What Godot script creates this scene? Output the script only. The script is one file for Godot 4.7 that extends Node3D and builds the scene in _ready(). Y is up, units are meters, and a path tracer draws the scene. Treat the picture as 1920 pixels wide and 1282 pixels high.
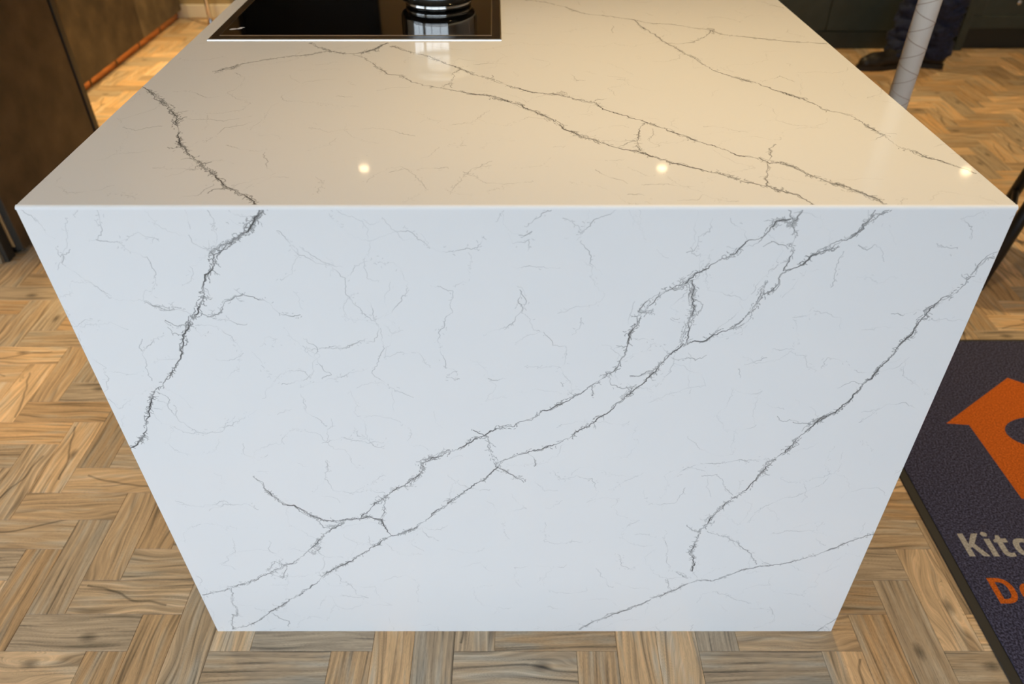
extends Node3D
# A quartz kitchen island with a waterfall end in a showroom.
# Camera (photo frame 1920x1282, focal length 1401 px), found from the edges of the island.
const F := 1401.0
const PITCH := 38.04
const CY := 1.3409
const CZ := 0.7997
const TOP_H := 0.92            # worktop height
const SH_TOP := 0.0182         # the island is about a degree out of square to the camera
const SH_FRONT := 0.0205
const WARM := Color(1.0, 0.875, 0.645)

var rng := RandomNumberGenerator.new()
var M := {}
var used := {}

func _ready() -> void:
	rng.seed = 7
	# --- camera
	var cam := Camera3D.new()
	cam.name = "camera"
	cam.fov = 2.0 * rad_to_deg(atan(641.0 / F))
	cam.position = Vector3(0, CY, CZ)
	cam.rotation_degrees = Vector3(-PITCH, 0, 0)
	var at := CameraAttributesPhysical.new()
	at.frustum_focal_length = 26.3
	at.frustum_focus_distance = 1.12
	at.exposure_aperture = 4.5
	at.frustum_near = 0.05
	at.frustum_far = 100.0
	cam.attributes = at
	add_child(cam)
	cam.fov = 2.0 * rad_to_deg(atan(641.0 / F))
	# --- sky: a bright overcast day outside the shop window behind the camera
	var env := Environment.new()
	env.background_mode = Environment.BG_SKY
	var sm := ProceduralSkyMaterial.new()
	sm.sky_top_color = Color(0.855, 0.925, 1.0)
	sm.sky_horizon_color = Color(0.885, 0.94, 1.0)
	sm.ground_horizon_color = Color(0.52, 0.54, 0.56)
	sm.ground_bottom_color = Color(0.40, 0.41, 0.42)
	sm.sky_energy_multiplier = 1.0
	sm.ground_energy_multiplier = 0.6
	var sky := Sky.new()
	sky.sky_material = sm
	env.sky = sky
	env.background_energy_multiplier = 3.35
	env.tonemap_mode = Environment.TONE_MAPPER_LINEAR
	env.tonemap_exposure = 1.0
	env.sdfgi_enabled = true
	env.ssao_enabled = true
	env.ssil_enabled = true
	var we := WorldEnvironment.new()
	we.name = "environment"
	we.environment = env
	add_child(we)
	materials()
	# --- ceiling downlights: x, z, energy, half beam angle; the weakest is added fill for the left worktop
	for d in [[-0.89, -3.388, 7.2, 46.0, "above the far end of the aisle by the added black door"], [0.903, -3.388, 4.0, 46.0, "beyond the far end of the island"], [2.712, -3.344, 2.0, 46.0, "above the person by the green cabinets"],
			[-1.75, -1.35, 3.5, 45.0, "above the aisle by the forward brown tall unit"], [0.58, -0.46, 1.72, 42.0, "above the island worktop beside the hob"], [-0.5, -0.46, 0.5, 42.0, "added to brighten the left of the island worktop"], [2.45, -1.2, 3.4, 46.0, "above the black stool"], [-1.75, -2.6, 6.4, 46.0, "above the aisle beside the brown cabinets"]]:
		downlight(d[0], d[1], d[2], d[3], d[4])
	room()
	wood_floor()
	island()
	hob_and_pan()
	left_units()
	green_units()
	door_mat()
	white_post()
	chrome_post()
	stool()
	person()

# ---------------------------------------------------------------- helpers
func numbered(n: String) -> String:
	var k: int = used.get(n, 0)
	used[n] = k + 1
	return n if k == 0 else "%s_%03d" % [n, k]

func thing(called: String, label: String, category: String, at := Vector3.ZERO, group := "") -> Node3D:
	var o := Node3D.new()
	o.name = numbered(called)
	o.position = at
	add_child(o)
	tag(o, label, category, group)
	return o

func tag(o: Node, label: String, category: String, group := "", kind := "") -> void:
	o.set_meta("label", label)
	if category != "":
		o.set_meta("category", category)
	if group != "":
		o.set_meta("group", group)
	if kind != "":
		o.set_meta("kind", kind)

func obj(called: String, m: Mesh, mat: Material, parent: Node, pos := Vector3.ZERO) -> MeshInstance3D:
	var o := MeshInstance3D.new()
	o.name = numbered(called) if parent == self else called
	o.mesh = m
	o.material_override = mat
	o.position = pos
	parent.add_child(o, true)
	return o

func mat(c: Color, rough := 0.6, metal := 0.0, spec := 0.5) -> StandardMaterial3D:
	var m := StandardMaterial3D.new()
	m.albedo_color = c
	m.roughness = rough
	m.metallic = metal
	m.metallic_specular = spec
	return m

func tri(st: SurfaceTool, a: Vector3, b: Vector3, c: Vector3) -> void:
	st.add_vertex(a); st.add_vertex(b); st.add_vertex(c)

# a quad whose corners run clockwise seen from outside
func quad(st: SurfaceTool, a: Vector3, b: Vector3, c: Vector3, d: Vector3) -> void:
	tri(st, a, b, c); tri(st, a, c, d)

func begin(smooth := false) -> SurfaceTool:
	var st := SurfaceTool.new()
	st.begin(Mesh.PRIMITIVE_TRIANGLES)
	st.set_smooth_group(0 if smooth else -1)
	return st

func done(st: SurfaceTool) -> ArrayMesh:
	st.generate_normals()
	return st.commit()

# a box with chamfered edges, from corner to corner
func add_box(st: SurfaceTool, lo: Vector3, hi: Vector3, b := 0.0) -> void:
	var c := (lo + hi) * 0.5
	var h := (hi - lo) * 0.5
	b = minf(b, minf(h.x, minf(h.y, h.z)) * 0.9)
	for ax in 3:
		var u := (ax + 1) % 3
		var v := (ax + 2) % 3
		for s in [-1.0, 1.0]:
			var p := []
			for q in [[-1, -1], [-1, 1], [1, 1], [1, -1]]:
				var w := Vector3.ZERO
				w[ax] = s * h[ax]
				w[u] = q[0] * (h[u] - b)
				w[v] = q[1] * (h[v] - b)
				p.append(c + w)
			if s > 0:
				quad(st, p[0], p[1], p[2], p[3])
			else:
				quad(st, p[3], p[2], p[1], p[0])
	if b <= 0.0:
		return
	for ax in 3:
		var u := (ax + 1) % 3
		var v := (ax + 2) % 3
		for su in [-1.0, 1.0]:
			for sv in [-1.0, 1.0]:
				var p := []
				for e in [[-1, 0], [1, 0], [1, 1], [-1, 1]]:
					var w := Vector3.ZERO
					w[ax] = e[0] * (h[ax] - b)
					w[u] = su * (h[u] - (b if e[1] == 1 else 0.0))
					w[v] = sv * (h[v] - (b if e[1] == 0 else 0.0))
					p.append(c + w)
				if su * sv > 0:
					quad(st, p[3], p[2], p[1], p[0])
				else:
					quad(st, p[0], p[1], p[2], p[3])
	for sx in [-1.0, 1.0]:
		for sy in [-1.0, 1.0]:
			for sz in [-1.0, 1.0]:
				var a := c + Vector3(sx * h.x, sy * (h.y - b), sz * (h.z - b))
				var bb := c + Vector3(sx * (h.x - b), sy * h.y, sz * (h.z - b))
				var d := c + Vector3(sx * (h.x - b), sy * (h.y - b), sz * h.z)
				if sx * sy * sz > 0:
					tri(st, a, d, bb)
				else:
					tri(st, a, bb, d)

func box(lo: Vector3, hi: Vector3, b := 0.0) -> ArrayMesh:
	var st := begin()
	add_box(st, lo, hi, b)
	return done(st)

func sheet(o: Vector3, a: Vector3, b: Vector3) -> ArrayMesh:
	var st := begin()
	quad(st, o, o + b, o + a + b, o + a)
	return done(st)

# a turned shape: profile of (radius, height), from below upwards
func lathe(profile: Array, n := 48) -> ArrayMesh:
	var st := begin(true)
	for i in n:
		var a0 := TAU * i / n
		var a1 := TAU * (i + 1) / n
		for j in profile.size() - 1:
			var p: Vector2 = profile[j]
			var q: Vector2 = profile[j + 1]
			var v00 := Vector3(cos(a0) * p.x, p.y, sin(a0) * p.x)
			var v01 := Vector3(cos(a1) * p.x, p.y, sin(a1) * p.x)
			var v10 := Vector3(cos(a0) * q.x, q.y, sin(a0) * q.x)
			var v11 := Vector3(cos(a1) * q.x, q.y, sin(a1) * q.x)
			if p.x > 1e-6:
				tri(st, v00, v01, v11)
			if q.x > 1e-6:
				tri(st, v00, v11, v10)
	st.index()
	return done(st)

# a tube swept along points
func add_tube(st: SurfaceTool, pts: Array, radii: Array, n := 12) -> void:
	var rings := []
	var up := Vector3.UP
	for i in pts.size():
		var d: Vector3 = (pts[mini(i + 1, pts.size() - 1)] - pts[maxi(i - 1, 0)]).normalized()
		if absf(d.dot(up)) > 0.95:
			up = Vector3.RIGHT
		var x := up.cross(d).normalized()
		var y := d.cross(x).normalized()
		up = y
		var r: float = radii[mini(i, radii.size() - 1)]
		var ring := []
		for k in n:
			var a := TAU * k / n
			ring.append(pts[i] + x * cos(a) * r + y * sin(a) * r)
		rings.append(ring)
	for i in pts.size() - 1:
		for k in n:
			var k2 := (k + 1) % n
			quad(st, rings[i][k], rings[i + 1][k], rings[i + 1][k2], rings[i][k2])
	for k in n:
		var k2 := (k + 1) % n
		tri(st, pts[0], rings[0][k], rings[0][k2])
		tri(st, pts[-1], rings[-1][k2], rings[-1][k])

func tube(pts: Array, radii: Array, n := 12) -> ArrayMesh:
	var st := begin(true)
	add_tube(st, pts, radii, n)
	st.index()
	return done(st)

# a flat outline (x, z) made y0..y1 thick; the outline is simple, of either turn
func prism(poly: PackedVector2Array, y0: float, y1: float) -> ArrayMesh:
	var st := begin()
	add_prism(st, poly, y0, y1)
	return done(st)

func add_prism(st: SurfaceTool, poly: PackedVector2Array, y0: float, y1: float) -> void:
	if Geometry2D.is_polygon_clockwise(poly):
		poly = poly.duplicate()
		poly.reverse()
	var ix := Geometry2D.triangulate_polygon(poly)
	for i in range(0, ix.size(), 3):
		var p := [poly[ix[i]], poly[ix[i + 1]], poly[ix[i + 2]]]
		var turn: float = (p[1] - p[0]).cross(p[2] - p[0])
		if turn < 0.0:
			p.reverse()
		# seen from above (y towards the eye, z downwards on the page) a positive turn is clockwise
		tri(st, Vector3(p[0].x, y1, p[0].y), Vector3(p[1].x, y1, p[1].y), Vector3(p[2].x, y1, p[2].y))
		tri(st, Vector3(p[2].x, y0, p[2].y), Vector3(p[1].x, y0, p[1].y), Vector3(p[0].x, y0, p[0].y))
	for i in poly.size():
		var a := poly[i]
		var b := poly[(i + 1) % poly.size()]
		quad(st, Vector3(a.x, y0, a.y), Vector3(b.x, y0, b.y), Vector3(b.x, y1, b.y), Vector3(a.x, y1, a.y))

func ray(px: float, py: float) -> Vector3:
	var p := deg_to_rad(PITCH)
	var b := (641.0 - py) / F
	return Vector3((px - 960.0) / F, b * cos(p) - sin(p), -b * sin(p) - cos(p))

# where the sight line of a photo pixel meets the level y = h
func on_level(px: float, py: float, h := 0.0) -> Vector3:
	var d := ray(px, py)
	return Vector3(0, CY, CZ) + d * ((h - CY) / d.y)

# where it meets the upright plane z = z0
func on_plane(px: float, py: float, z0 := 0.0) -> Vector3:
	var d := ray(px, py)
	return Vector3(0, CY, CZ) + d * ((z0 - CZ) / d.z)

func seen_at(v: Vector3) -> Vector2:
	var p := deg_to_rad(PITCH)
	var w := v - Vector3(0, CY, CZ)
	var depth := -w.y * sin(p) - w.z * cos(p)
	if depth < 0.05:
		return Vector2(-1e6, -1e6)
	return Vector2(960.0 + F * w.x / depth, 641.0 - F * (w.y * cos(p) - w.z * sin(p)) / depth)

func noise(seed_: int, freq: float, oct := 3) -> FastNoiseLite:
	var n := FastNoiseLite.new()
	n.seed = seed_
	n.frequency = freq
	n.noise_type = FastNoiseLite.TYPE_SIMPLEX_SMOOTH
	n.fractal_octaves = oct
	return n

# a grey speckle texture between two brightnesses
func speckle(seed_: int, freq: float, lo: float, hi: float, oct := 4, size := 512) -> ImageTexture:
	var im := noise(seed_, freq, oct).get_seamless_image(size, size)
	im.convert(Image.FORMAT_L8)
	var d := im.get_data()
	for i in d.size():
		d[i] = int(255.0 * lerpf(lo, hi, d[i] / 255.0))
	var out := Image.create_from_data(size, size, false, Image.FORMAT_L8, d)
	out.convert(Image.FORMAT_RGBA8)
	return ImageTexture.create_from_image(out)

func tri_tex(m: StandardMaterial3D, t: Texture2D, s: float) -> void:
	m.albedo_texture = t
	m.uv1_triplanar = true
	m.uv1_world_triplanar = true
	m.uv1_scale = Vector3(s, s, s)

func materials() -> void:
	M.quartz = mat(Color(0.925, 0.922, 0.915), 0.05, 0.0, 0.5)
	M.unit_door = mat(Color(0.345, 0.285, 0.21), 0.62)
	tri_tex(M.unit_door, speckle(21, 0.012, 0.62, 1.0, 5), 0.9)
	M.unit_door_grey = mat(Color(0.46, 0.40, 0.31), 0.6)
	tri_tex(M.unit_door_grey, speckle(22, 0.012, 0.66, 1.0, 5), 0.9)
	M.unit_dark = mat(Color(0.19, 0.18, 0.16), 0.5)
	M.black = mat(Color(0.045, 0.043, 0.04), 0.45)
	M.unit_pale = mat(Color(0.60, 0.53, 0.43), 0.6)
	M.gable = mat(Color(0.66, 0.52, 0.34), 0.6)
	M.copper = mat(Color(0.86, 0.60, 0.40), 0.22, 1.0)
	M.green = mat(Color(0.235, 0.27, 0.25), 0.42)
	tri_tex(M.green, speckle(23, 0.02, 0.9, 1.0, 3), 1.0)
	M.green_dark = mat(Color(0.14, 0.15, 0.14), 0.5)
	M.steel = mat(Color(0.80, 0.80, 0.79), 0.22, 1.0)
	M.chrome = mat(Color(0.86, 0.86, 0.86), 0.07, 1.0)
	M.polished = mat(Color(0.83, 0.82, 0.80), 0.11, 1.0)
	M.glass_black = mat(Color(0.012, 0.012, 0.013), 0.035, 0.0, 0.55)
	M.glass_rim = mat(Color(0.05, 0.048, 0.046), 0.3, 0.0, 0.5)
	M.mark = mat(Color(0.82, 0.82, 0.84), 0.5)
	M.plaster = mat(Color(0.86, 0.85, 0.82), 0.85)
	M.mustard = mat(Color(0.68, 0.60, 0.44), 0.8)
	M.skirting = mat(Color(0.90, 0.87, 0.80), 0.45)
	M.ceiling = mat(Color(0.90, 0.895, 0.88), 0.9)
	M.frame = mat(Color(0.20, 0.205, 0.21), 0.5)

# ---------------------------------------------------------------- lamps
func downlight(x: float, z: float, energy: float, angle: float, where: String) -> void:
	var t := thing("ceiling_downlight", "warm recessed ceiling downlight " + where, "downlight", Vector3(x, 2.45, z), "ceiling downlights")
	obj("bezel", lathe([Vector2(0.032, 0.0), Vector2(0.032, -0.004), Vector2(0.045, -0.005), Vector2(0.048, 0.0)], 32), M.chrome, t)
	var e := mat(Color(1, 0.95, 0.85), 0.5)
	e.emission_enabled = true
	e.emission = Color(1.0, 0.86, 0.66)
	e.emission_energy_multiplier = 18.0
	obj("lamp", lathe([Vector2(0.0, -0.002), Vector2(0.022, -0.002), Vector2(0.031, 0.0)], 24), e, t)
	var l := SpotLight3D.new()
	l.name = "downlight_beam"
	l.position = Vector3(0, -0.012, 0)
	l.rotation_degrees = Vector3(-90, 0, 0)
	l.light_color = WARM
	l.light_energy = energy
	l.spot_angle = angle
	l.spot_angle_attenuation = 1.0
	l.spot_range = 9.0
	l.spot_attenuation = 2.0
	l.light_size = 0.024
	l.shadow_enabled = true
	t.add_child(l, true)

# ---------------------------------------------------------------- room
const X0 := -2.78
const X1 := 3.62
const Z0 := -4.36
const Z1 := 1.95
const CH := 2.45
func struct(called: String, m: Mesh, material: Material, label: String) -> MeshInstance3D:
	var o := obj(called, m, material, self)
	tag(o, label, "", "", "structure")
	return o

func room() -> void:
	struct("ceiling", box(Vector3(X0 - 0.2, CH, Z0 - 0.2), Vector3(X1 + 0.2, CH + 0.15, Z1 + 0.2)), M.ceiling, "flat white ceiling with recessed lamps")
	var lz0 := -0.35
	var lz1 := 1.75
	var ly0 := 0.75
	var ly1 := 2.3
	var ws := begin()
	add_box(ws, Vector3(X0 - 0.2, 0, Z0 - 0.2), Vector3(X0, CH, lz0))
	add_box(ws, Vector3(X0 - 0.2, 0, lz1), Vector3(X0, CH, Z1 + 0.2))
	add_box(ws, Vector3(X0 - 0.2, 0, lz0), Vector3(X0, ly0, lz1))
	add_box(ws, Vector3(X0 - 0.2, ly1, lz0), Vector3(X0, CH, lz1))
	struct("wall_left", done(ws), M.plaster, "plain white wall behind the brown tall units")
	var wl := Node3D.new()  # unseen window, added for more daylight on the worktop and left front
	wl.name = "added_window_2"
	wl.position = Vector3(X0 - 0.12, ly0, 0)
	add_child(wl)
	tag(wl, "added side window of two panes for extra daylight", "", "", "structure")
	ws = begin()
	add_box(ws, Vector3(0, 0, lz0), Vector3(0.06, 0.05, lz1), 0.003)
	add_box(ws, Vector3(0, ly1 - ly0 - 0.05, lz0), Vector3(0.06, ly1 - ly0, lz1), 0.003)
	for zz in [lz0, (lz0 + lz1) / 2 - 0.025, lz1 - 0.05]:
		add_box(ws, Vector3(0, 0.05, zz), Vector3(0.06, ly1 - ly0 - 0.05, zz + 0.05), 0.003)
	obj("window_frame", done(ws), M.frame, wl)
	var gl := mat(Color(0.95, 0.98, 1.0, 0.06), 0.02)
	gl.transparency = BaseMaterial3D.TRANSPARENCY_ALPHA
	for i in 2:
		var za := lz0 + 0.05 if i == 0 else (lz0 + lz1) / 2 + 0.025
		obj("pane", sheet(Vector3(0.028, 0.05, za), Vector3(0, 0, (lz1 - lz0) / 2 - 0.075), Vector3(0, ly1 - ly0 - 0.1, 0)), gl, wl)
	struct("wall_right", box(Vector3(X1, 0, Z0 - 0.2), Vector3(X1 + 0.2, CH, Z1 + 0.2)), M.plaster, "plain white wall beyond the door mat")
	struct("wall_back", box(Vector3(X0, 0, Z0 - 0.2), Vector3(X1, CH, Z0)), M.mustard, "mustard painted wall at the end of the aisle")
	struct("baseboard_back", box(Vector3(X0, 0, Z0), Vector3(-1.79, 0.082, Z0 + 0.016), 0.004), M.skirting, "cream skirting board at the foot of the mustard wall")
	# unseen dark door added to give the hob glass its black reflection
	var d := Node3D.new()
	d.name = "door_1"
	d.position = Vector3(-1.32, 0, Z0)
	add_child(d)
	tag(d, "black flush door added unseen in the mustard wall for the hob reflection", "", "", "structure")
	obj("door_leaf", box(Vector3(-0.42, 0.005, 0), Vector3(0.42, 2.03, 0.03), 0.003), M.black, d)
	obj("door_frame", box(Vector3(-0.46, 0, 0), Vector3(-0.422, 2.07, 0.045), 0.003), M.black, d)
	obj("door_frame", box(Vector3(0.422, 0, 0), Vector3(0.46, 2.07, 0.045), 0.003), M.black, d)
	obj("door_frame", box(Vector3(-0.422, 2.033, 0), Vector3(0.422, 2.07, 0.045), 0.003), M.black, d)
	obj("door_handle", tube([Vector3(0.32, 1.0, 0.03), Vector3(0.32, 1.0, 0.07), Vector3(0.21, 1.0, 0.075)], [0.009]), M.steel, d)
	# shop window wall behind the camera
	var wx0 := -2.55
	var wx1 := 1.5
	var wy0 := 0.12
	var wy1 := 2.4
	var st := begin()
	add_box(st, Vector3(X0, 0, Z1), Vector3(wx0, CH, Z1 + 0.2))
	add_box(st, Vector3(wx1, 0, Z1), Vector3(X1, CH, Z1 + 0.2))
	add_box(st, Vector3(wx0, 0, Z1), Vector3(wx1, wy0, Z1 + 0.2))
	add_box(st, Vector3(wx0, wy1, Z1), Vector3(wx1, CH, Z1 + 0.2))
	struct("wall_front", done(st), M.plaster, "white wall around the shop window")
	var w := Node3D.new()
	w.name = "window_1"
	w.position = Vector3(0, wy0, Z1 + 0.08)
	add_child(w)
	tag(w, "wide shop window of three panes in dark frames", "", "", "structure")
	var n := 3
	var pw := (wx1 - wx0) / n
	st = begin()
	add_box(st, Vector3(wx0, 0, 0), Vector3(wx1, 0.06, 0.06), 0.003)
	add_box(st, Vector3(wx0, wy1 - wy0 - 0.06, 0), Vector3(wx1, wy1 - wy0, 0.06), 0.003)
	for i in n + 1:
		var c := wx0 + pw * i
		add_box(st, Vector3(maxf(c - 0.035, wx0), 0.06, 0), Vector3(minf(c + 0.035, wx1), wy1 - wy0 - 0.06, 0.06), 0.003)
	obj("window_frame", done(st), M.frame, w)
	var g := mat(Color(0.95, 0.98, 1.0, 0.06), 0.02)
	g.transparency = BaseMaterial3D.TRANSPARENCY_ALPHA
	for i in n:
		obj("pane", sheet(Vector3(wx0 + pw * i + 0.035, 0.06, 0.028), Vector3(pw - 0.07, 0, 0), Vector3(0, wy1 - wy0 - 0.12, 0)), g, w)
	# pavement outside, seen through the window only in reflections
	struct("ground_outside", box(Vector3(-12, -0.25, Z1 + 0.2), Vector3(12, -0.05, 16)), mat(Color(0.55, 0.55, 0.54), 0.9), "grey paving outside the shop window")

# ---------------------------------------------------------------- herringbone floor
const PW := 0.0778
const FX := -0.033
const FZ := 0.0412
const COLS := 3
const ROWS := 8
const TW := 384
const TH := 128
func wood_atlas() -> ImageTexture:
	var w := COLS * TW
	var h := ROWS * TH
	var d := PackedByteArray()
	d.resize(w * h * 3)
	var nw := noise(3, 1.0, 2)
	var nf := noise(4, 1.0, 2)
	var nt := noise(5, 1.0, 3)
	var r := RandomNumberGenerator.new()
	r.seed = 11
	for k in COLS * ROWS:
		var ox := (k % COLS) * TW
		var oy := (k / COLS) * TH
		var off := k * 17.3
		var freq := r.randf_range(3.0, 7.0)
		var bend := r.randf_range(0.03, 0.28) * (1.8 if k % 4 == 1 else 1.0)
		var tone := r.randf_range(-0.15, 0.09)
		var grey := r.randf_range(-0.25, 0.35)
		var red := r.randf_range(-0.03, 0.05)
		var ring_amp := r.randf_range(0.01, 0.07) * (2.2 if k % 4 == 1 else 1.0)
		var fib_amp := r.randf_range(0.05, 0.10)
		var knot := Vector2(r.randf_range(0.3, 2.7), r.randf_range(0.25, 0.75)) if k % 3 == 0 else Vector2(-9, -9)
		var crack := r.randf_range(0.25, 0.75) if k % 5 == 2 else -9.0
		var slope := r.randf_range(-0.05, 0.05)
		for j in TH:
			var y := (j + 0.5) / TH
			for i in TW:
				var x := (i + 0.5) / TH
				var warp := nw.get_noise_2d(x * 0.22 + off, y * 0.9) * bend
				var kd := 1e3
				if knot.x > -5.0:
					var kv := Vector2((x - knot.x) * 0.55, y - knot.y)
					kd = kv.length()
					warp += 0.10 * kv.y / (0.06 + kd * kd * 9.0) * 0.35
				var yy := y + warp + slope * (x - 1.5)
				var ring := sin(TAU * (yy * freq + 0.3 * nf.get_noise_2d(x * 0.3 + off, y * 4.0)))
				var band := nf.get_noise_2d(x * 0.22 + off * 2.0, yy * 7.0)
				var fib := nf.get_noise_2d(x * 0.55 + off * 4.0, yy * 27.0)
				var fine := nf.get_noise_2d(x * 1.1 + off * 3.0, yy * 70.0)
				var low := nt.get_noise_2d(x * 0.35 + off, y * 2.6 + 40.0)
				var l := 1.0 + tone + ring_amp * ring * (0.5 + 0.5 * ring) + 0.11 * band + fib_amp * fib + 0.075 * fine + 0.06 * low
				if fine > 0.22:
					l -= (fine - 0.22) * 0.45
				if band < -0.28:
					l += (band + 0.28) * 0.45
				var gr := clampf(grey + low * 1.1, 0.0, 0.9)
				if kd < 0.16:
					l -= 0.38 * (1.0 - kd / 0.16)
				if crack > 0.0:
					var cd := absf(y - crack - 0.25 * (x - 1.5) * signf(slope) - 0.12 * nw.get_noise_1d(x * 0.7 + off))
					if cd < 0.05 and x > 0.2 and x < 2.5:
						l -= 0.34 * (1.0 - cd / 0.05)
				l = clampf(l, 0.35, 1.3)
				var cr := lerpf(0.765 + red, 0.725, gr) * l
				var cg := lerpf(0.652, 0.663, gr) * l
				var cb := lerpf(0.512 - red, 0.57, gr) * l
				var p := ((oy + j) * w + ox + i) * 3
				d[p] = clampi(int(cr * 255.0), 0, 255)
				d[p + 1] = clampi(int(cg * 255.0), 0, 255)
				d[p + 2] = clampi(int(cb * 255.0), 0, 255)
	var im := Image.create_from_data(w, h, false, Image.FORMAT_RGB8, d)
	im.convert(Image.FORMAT_RGBA8)
	return ImageTexture.create_from_image(im)

# one plank, long side along x, from 0 down to its underside; k picks its patch of the wood texture
func add_plank(st: SurfaceTool, k: int, xf: Transform3D) -> void:
	var u0 := (float(k % COLS) + 0.004) / COLS
	var u1 := (float(k % COLS) + 0.996) / COLS
	var v0 := (float(k / COLS) + 0.008) / ROWS
	var v1 := (float(k / COLS) + 0.992) / ROWS
	var hx := PW * 1.5 - 0.0002
	var hz := PW * 0.5 - 0.0002
	var b := 0.0006
	var lo := []
	var hi := []
	var uv := []
	for q in [[-1, -1], [1, -1], [1, 1], [-1, 1]]:
		lo.append(xf * Vector3(q[0] * hx, -0.0025, q[1] * hz))
		hi.append(xf * Vector3(q[0] * (hx - b), 0.0, q[1] * (hz - b)))
		uv.append(Vector2(u0 if q[0] < 0 else u1, v0 if q[1] < 0 else v1))
	var mid := []
	for i in 4:
		mid.append(Vector3(lo[i].x, -0.0007, lo[i].z))
	for f in [[hi[0], hi[1], hi[2], hi[3], uv[0], uv[1], uv[2], uv[3]]]:
		for i in [0, 1, 2, 0, 2, 3]:
			st.set_uv(f[4 + i]); st.add_vertex(f[i])
	for i in 4:
		var n := (i + 1) % 4
		for f in [[mid[i], mid[n], hi[n], hi[i]], [lo[i], lo[n], mid[n], mid[i]]]:
			for e in [[0, i], [2, n], [1, n], [0, i], [3, i], [2, n]]:
				st.set_uv(uv[e[1]]); st.add_vertex(f[e[0]])

func wood_floor() -> void:
	var t := Node3D.new()
	t.name = "floor"
	add_child(t)
	tag(t, "oak herringbone floor of small planks", "", "", "structure")
	obj("subfloor", box(Vector3(X0 - 0.2, -0.12, Z0 - 0.2), Vector3(X1 + 0.2, -0.0024, Z1 + 0.2)), mat(Color(0.30, 0.22, 0.15), 0.9), t)
	var m := StandardMaterial3D.new()
	m.albedo_texture = wood_atlas()
	m.roughness = 0.42
	m.metallic_specular = 0.42
	M.wood = m
	var shapes := []
	for k in COLS * ROWS:
		var st := begin()
		add_plank(st, k, Transform3D.IDENTITY)
		shapes.append(done(st))
	var island_px := PackedVector2Array([Vector2(25, 387), Vector2(440, 0), Vector2(1460, 0), Vector2(1912, 387), Vector2(1559, 1183), Vector2(408, 1183)])
	var list := []
	var r := RandomNumberGenerator.new()
	r.seed = 5
	for j in range(-58, 36):
		for i in range(-38, 50):
			var s := posmod(i + j, 6)
			if s != 0 and s != 3:
				continue
			var c: Vector3
			var yaw := 0.0
			if s == 0:      # a plank across: cells i, i+1, i+2 of row j
				c = Vector3(FX + (i + 1.5) * PW, 0, FZ + (j - 0.5) * PW)
			else:           # a plank along: rows j, j+1, j+2 of column i
				c = Vector3(FX + (i + 0.5) * PW, 0, FZ + (j + 0.5) * PW)
				yaw = PI / 2
			if c.x < X0 - 0.05 or c.x > X1 + 0.05 or c.z < Z0 - 0.05 or c.z > Z1 + 0.05:
				continue
			if r.randf() < 0.5:
				yaw += PI
			var k := r.randi() % (COLS * ROWS)
			var p := seen_at(c)
			var score := 0.0
			if p.x > -90 and p.x < 2010 and p.y > -25 and p.y < 1400:
				var a := seen_at(c + Vector3(0.04, 0, 0))
				var b := seen_at(c + Vector3(0, 0, 0.04))
				score = absf((a - p).cross(b - p))
				var n := 0
				for e in [Vector3.ZERO, Vector3(0.09, 0, 0), Vector3(-0.09, 0, 0), Vector3(0, 0, 0.09), Vector3(0, 0, -0.09)]:
					var q := seen_at(c + e)
					if not Geometry2D.is_point_in_polygon(q, island_px) and q.x > 0 and q.x < 1920 and q.y > 0 and q.y < 1282:
						n += 1
				if n == 0 or (c.x > 0.93 and c.x < 1.77 and c.z > -0.9 and c.z < 0.3) or c.x < -2.25 or c.z < -4.36:
					score = 0.0
			list.append([score, c, yaw, k])
	list.sort_custom(func(a, b): return a[0] > b[0])
	var rest := begin()
	var made := 0
	for q in list:
		var xf := Transform3D(Basis(Vector3.UP, q[2]), q[1])
		if made < 298 and q[0] > 0.0:
			var o := obj("plank", shapes[q[3]], m, t)
			o.transform = xf
			made += 1
		else:
			add_plank(rest, q[3], xf)
	var o := obj("more_planks", done(rest), m, t)
	o.set_meta("kind", "stuff")

# ---------------------------------------------------------------- quartz
# Veins are traced from enlarged views of the photograph: view = [left, top, enlargement].
const VIEW := {
	"A": [0.0, 360.0, 2.914], "B": [200.0, 760.0, 2.914], "C": [800.0, 360.0, 2.914], "D": [1280.0, 360.0, 2.914], "E": [1000.0, 760.0, 2.914],
	"P": [0.0, 0.0, 1.0], "S": [180.0, 80.0, 2.909], "T": [840.0, 0.0, 2.909], "U": [380.0, 0.0, 3.31], "V": [1440.0, 0.0, 4.0]}
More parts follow.
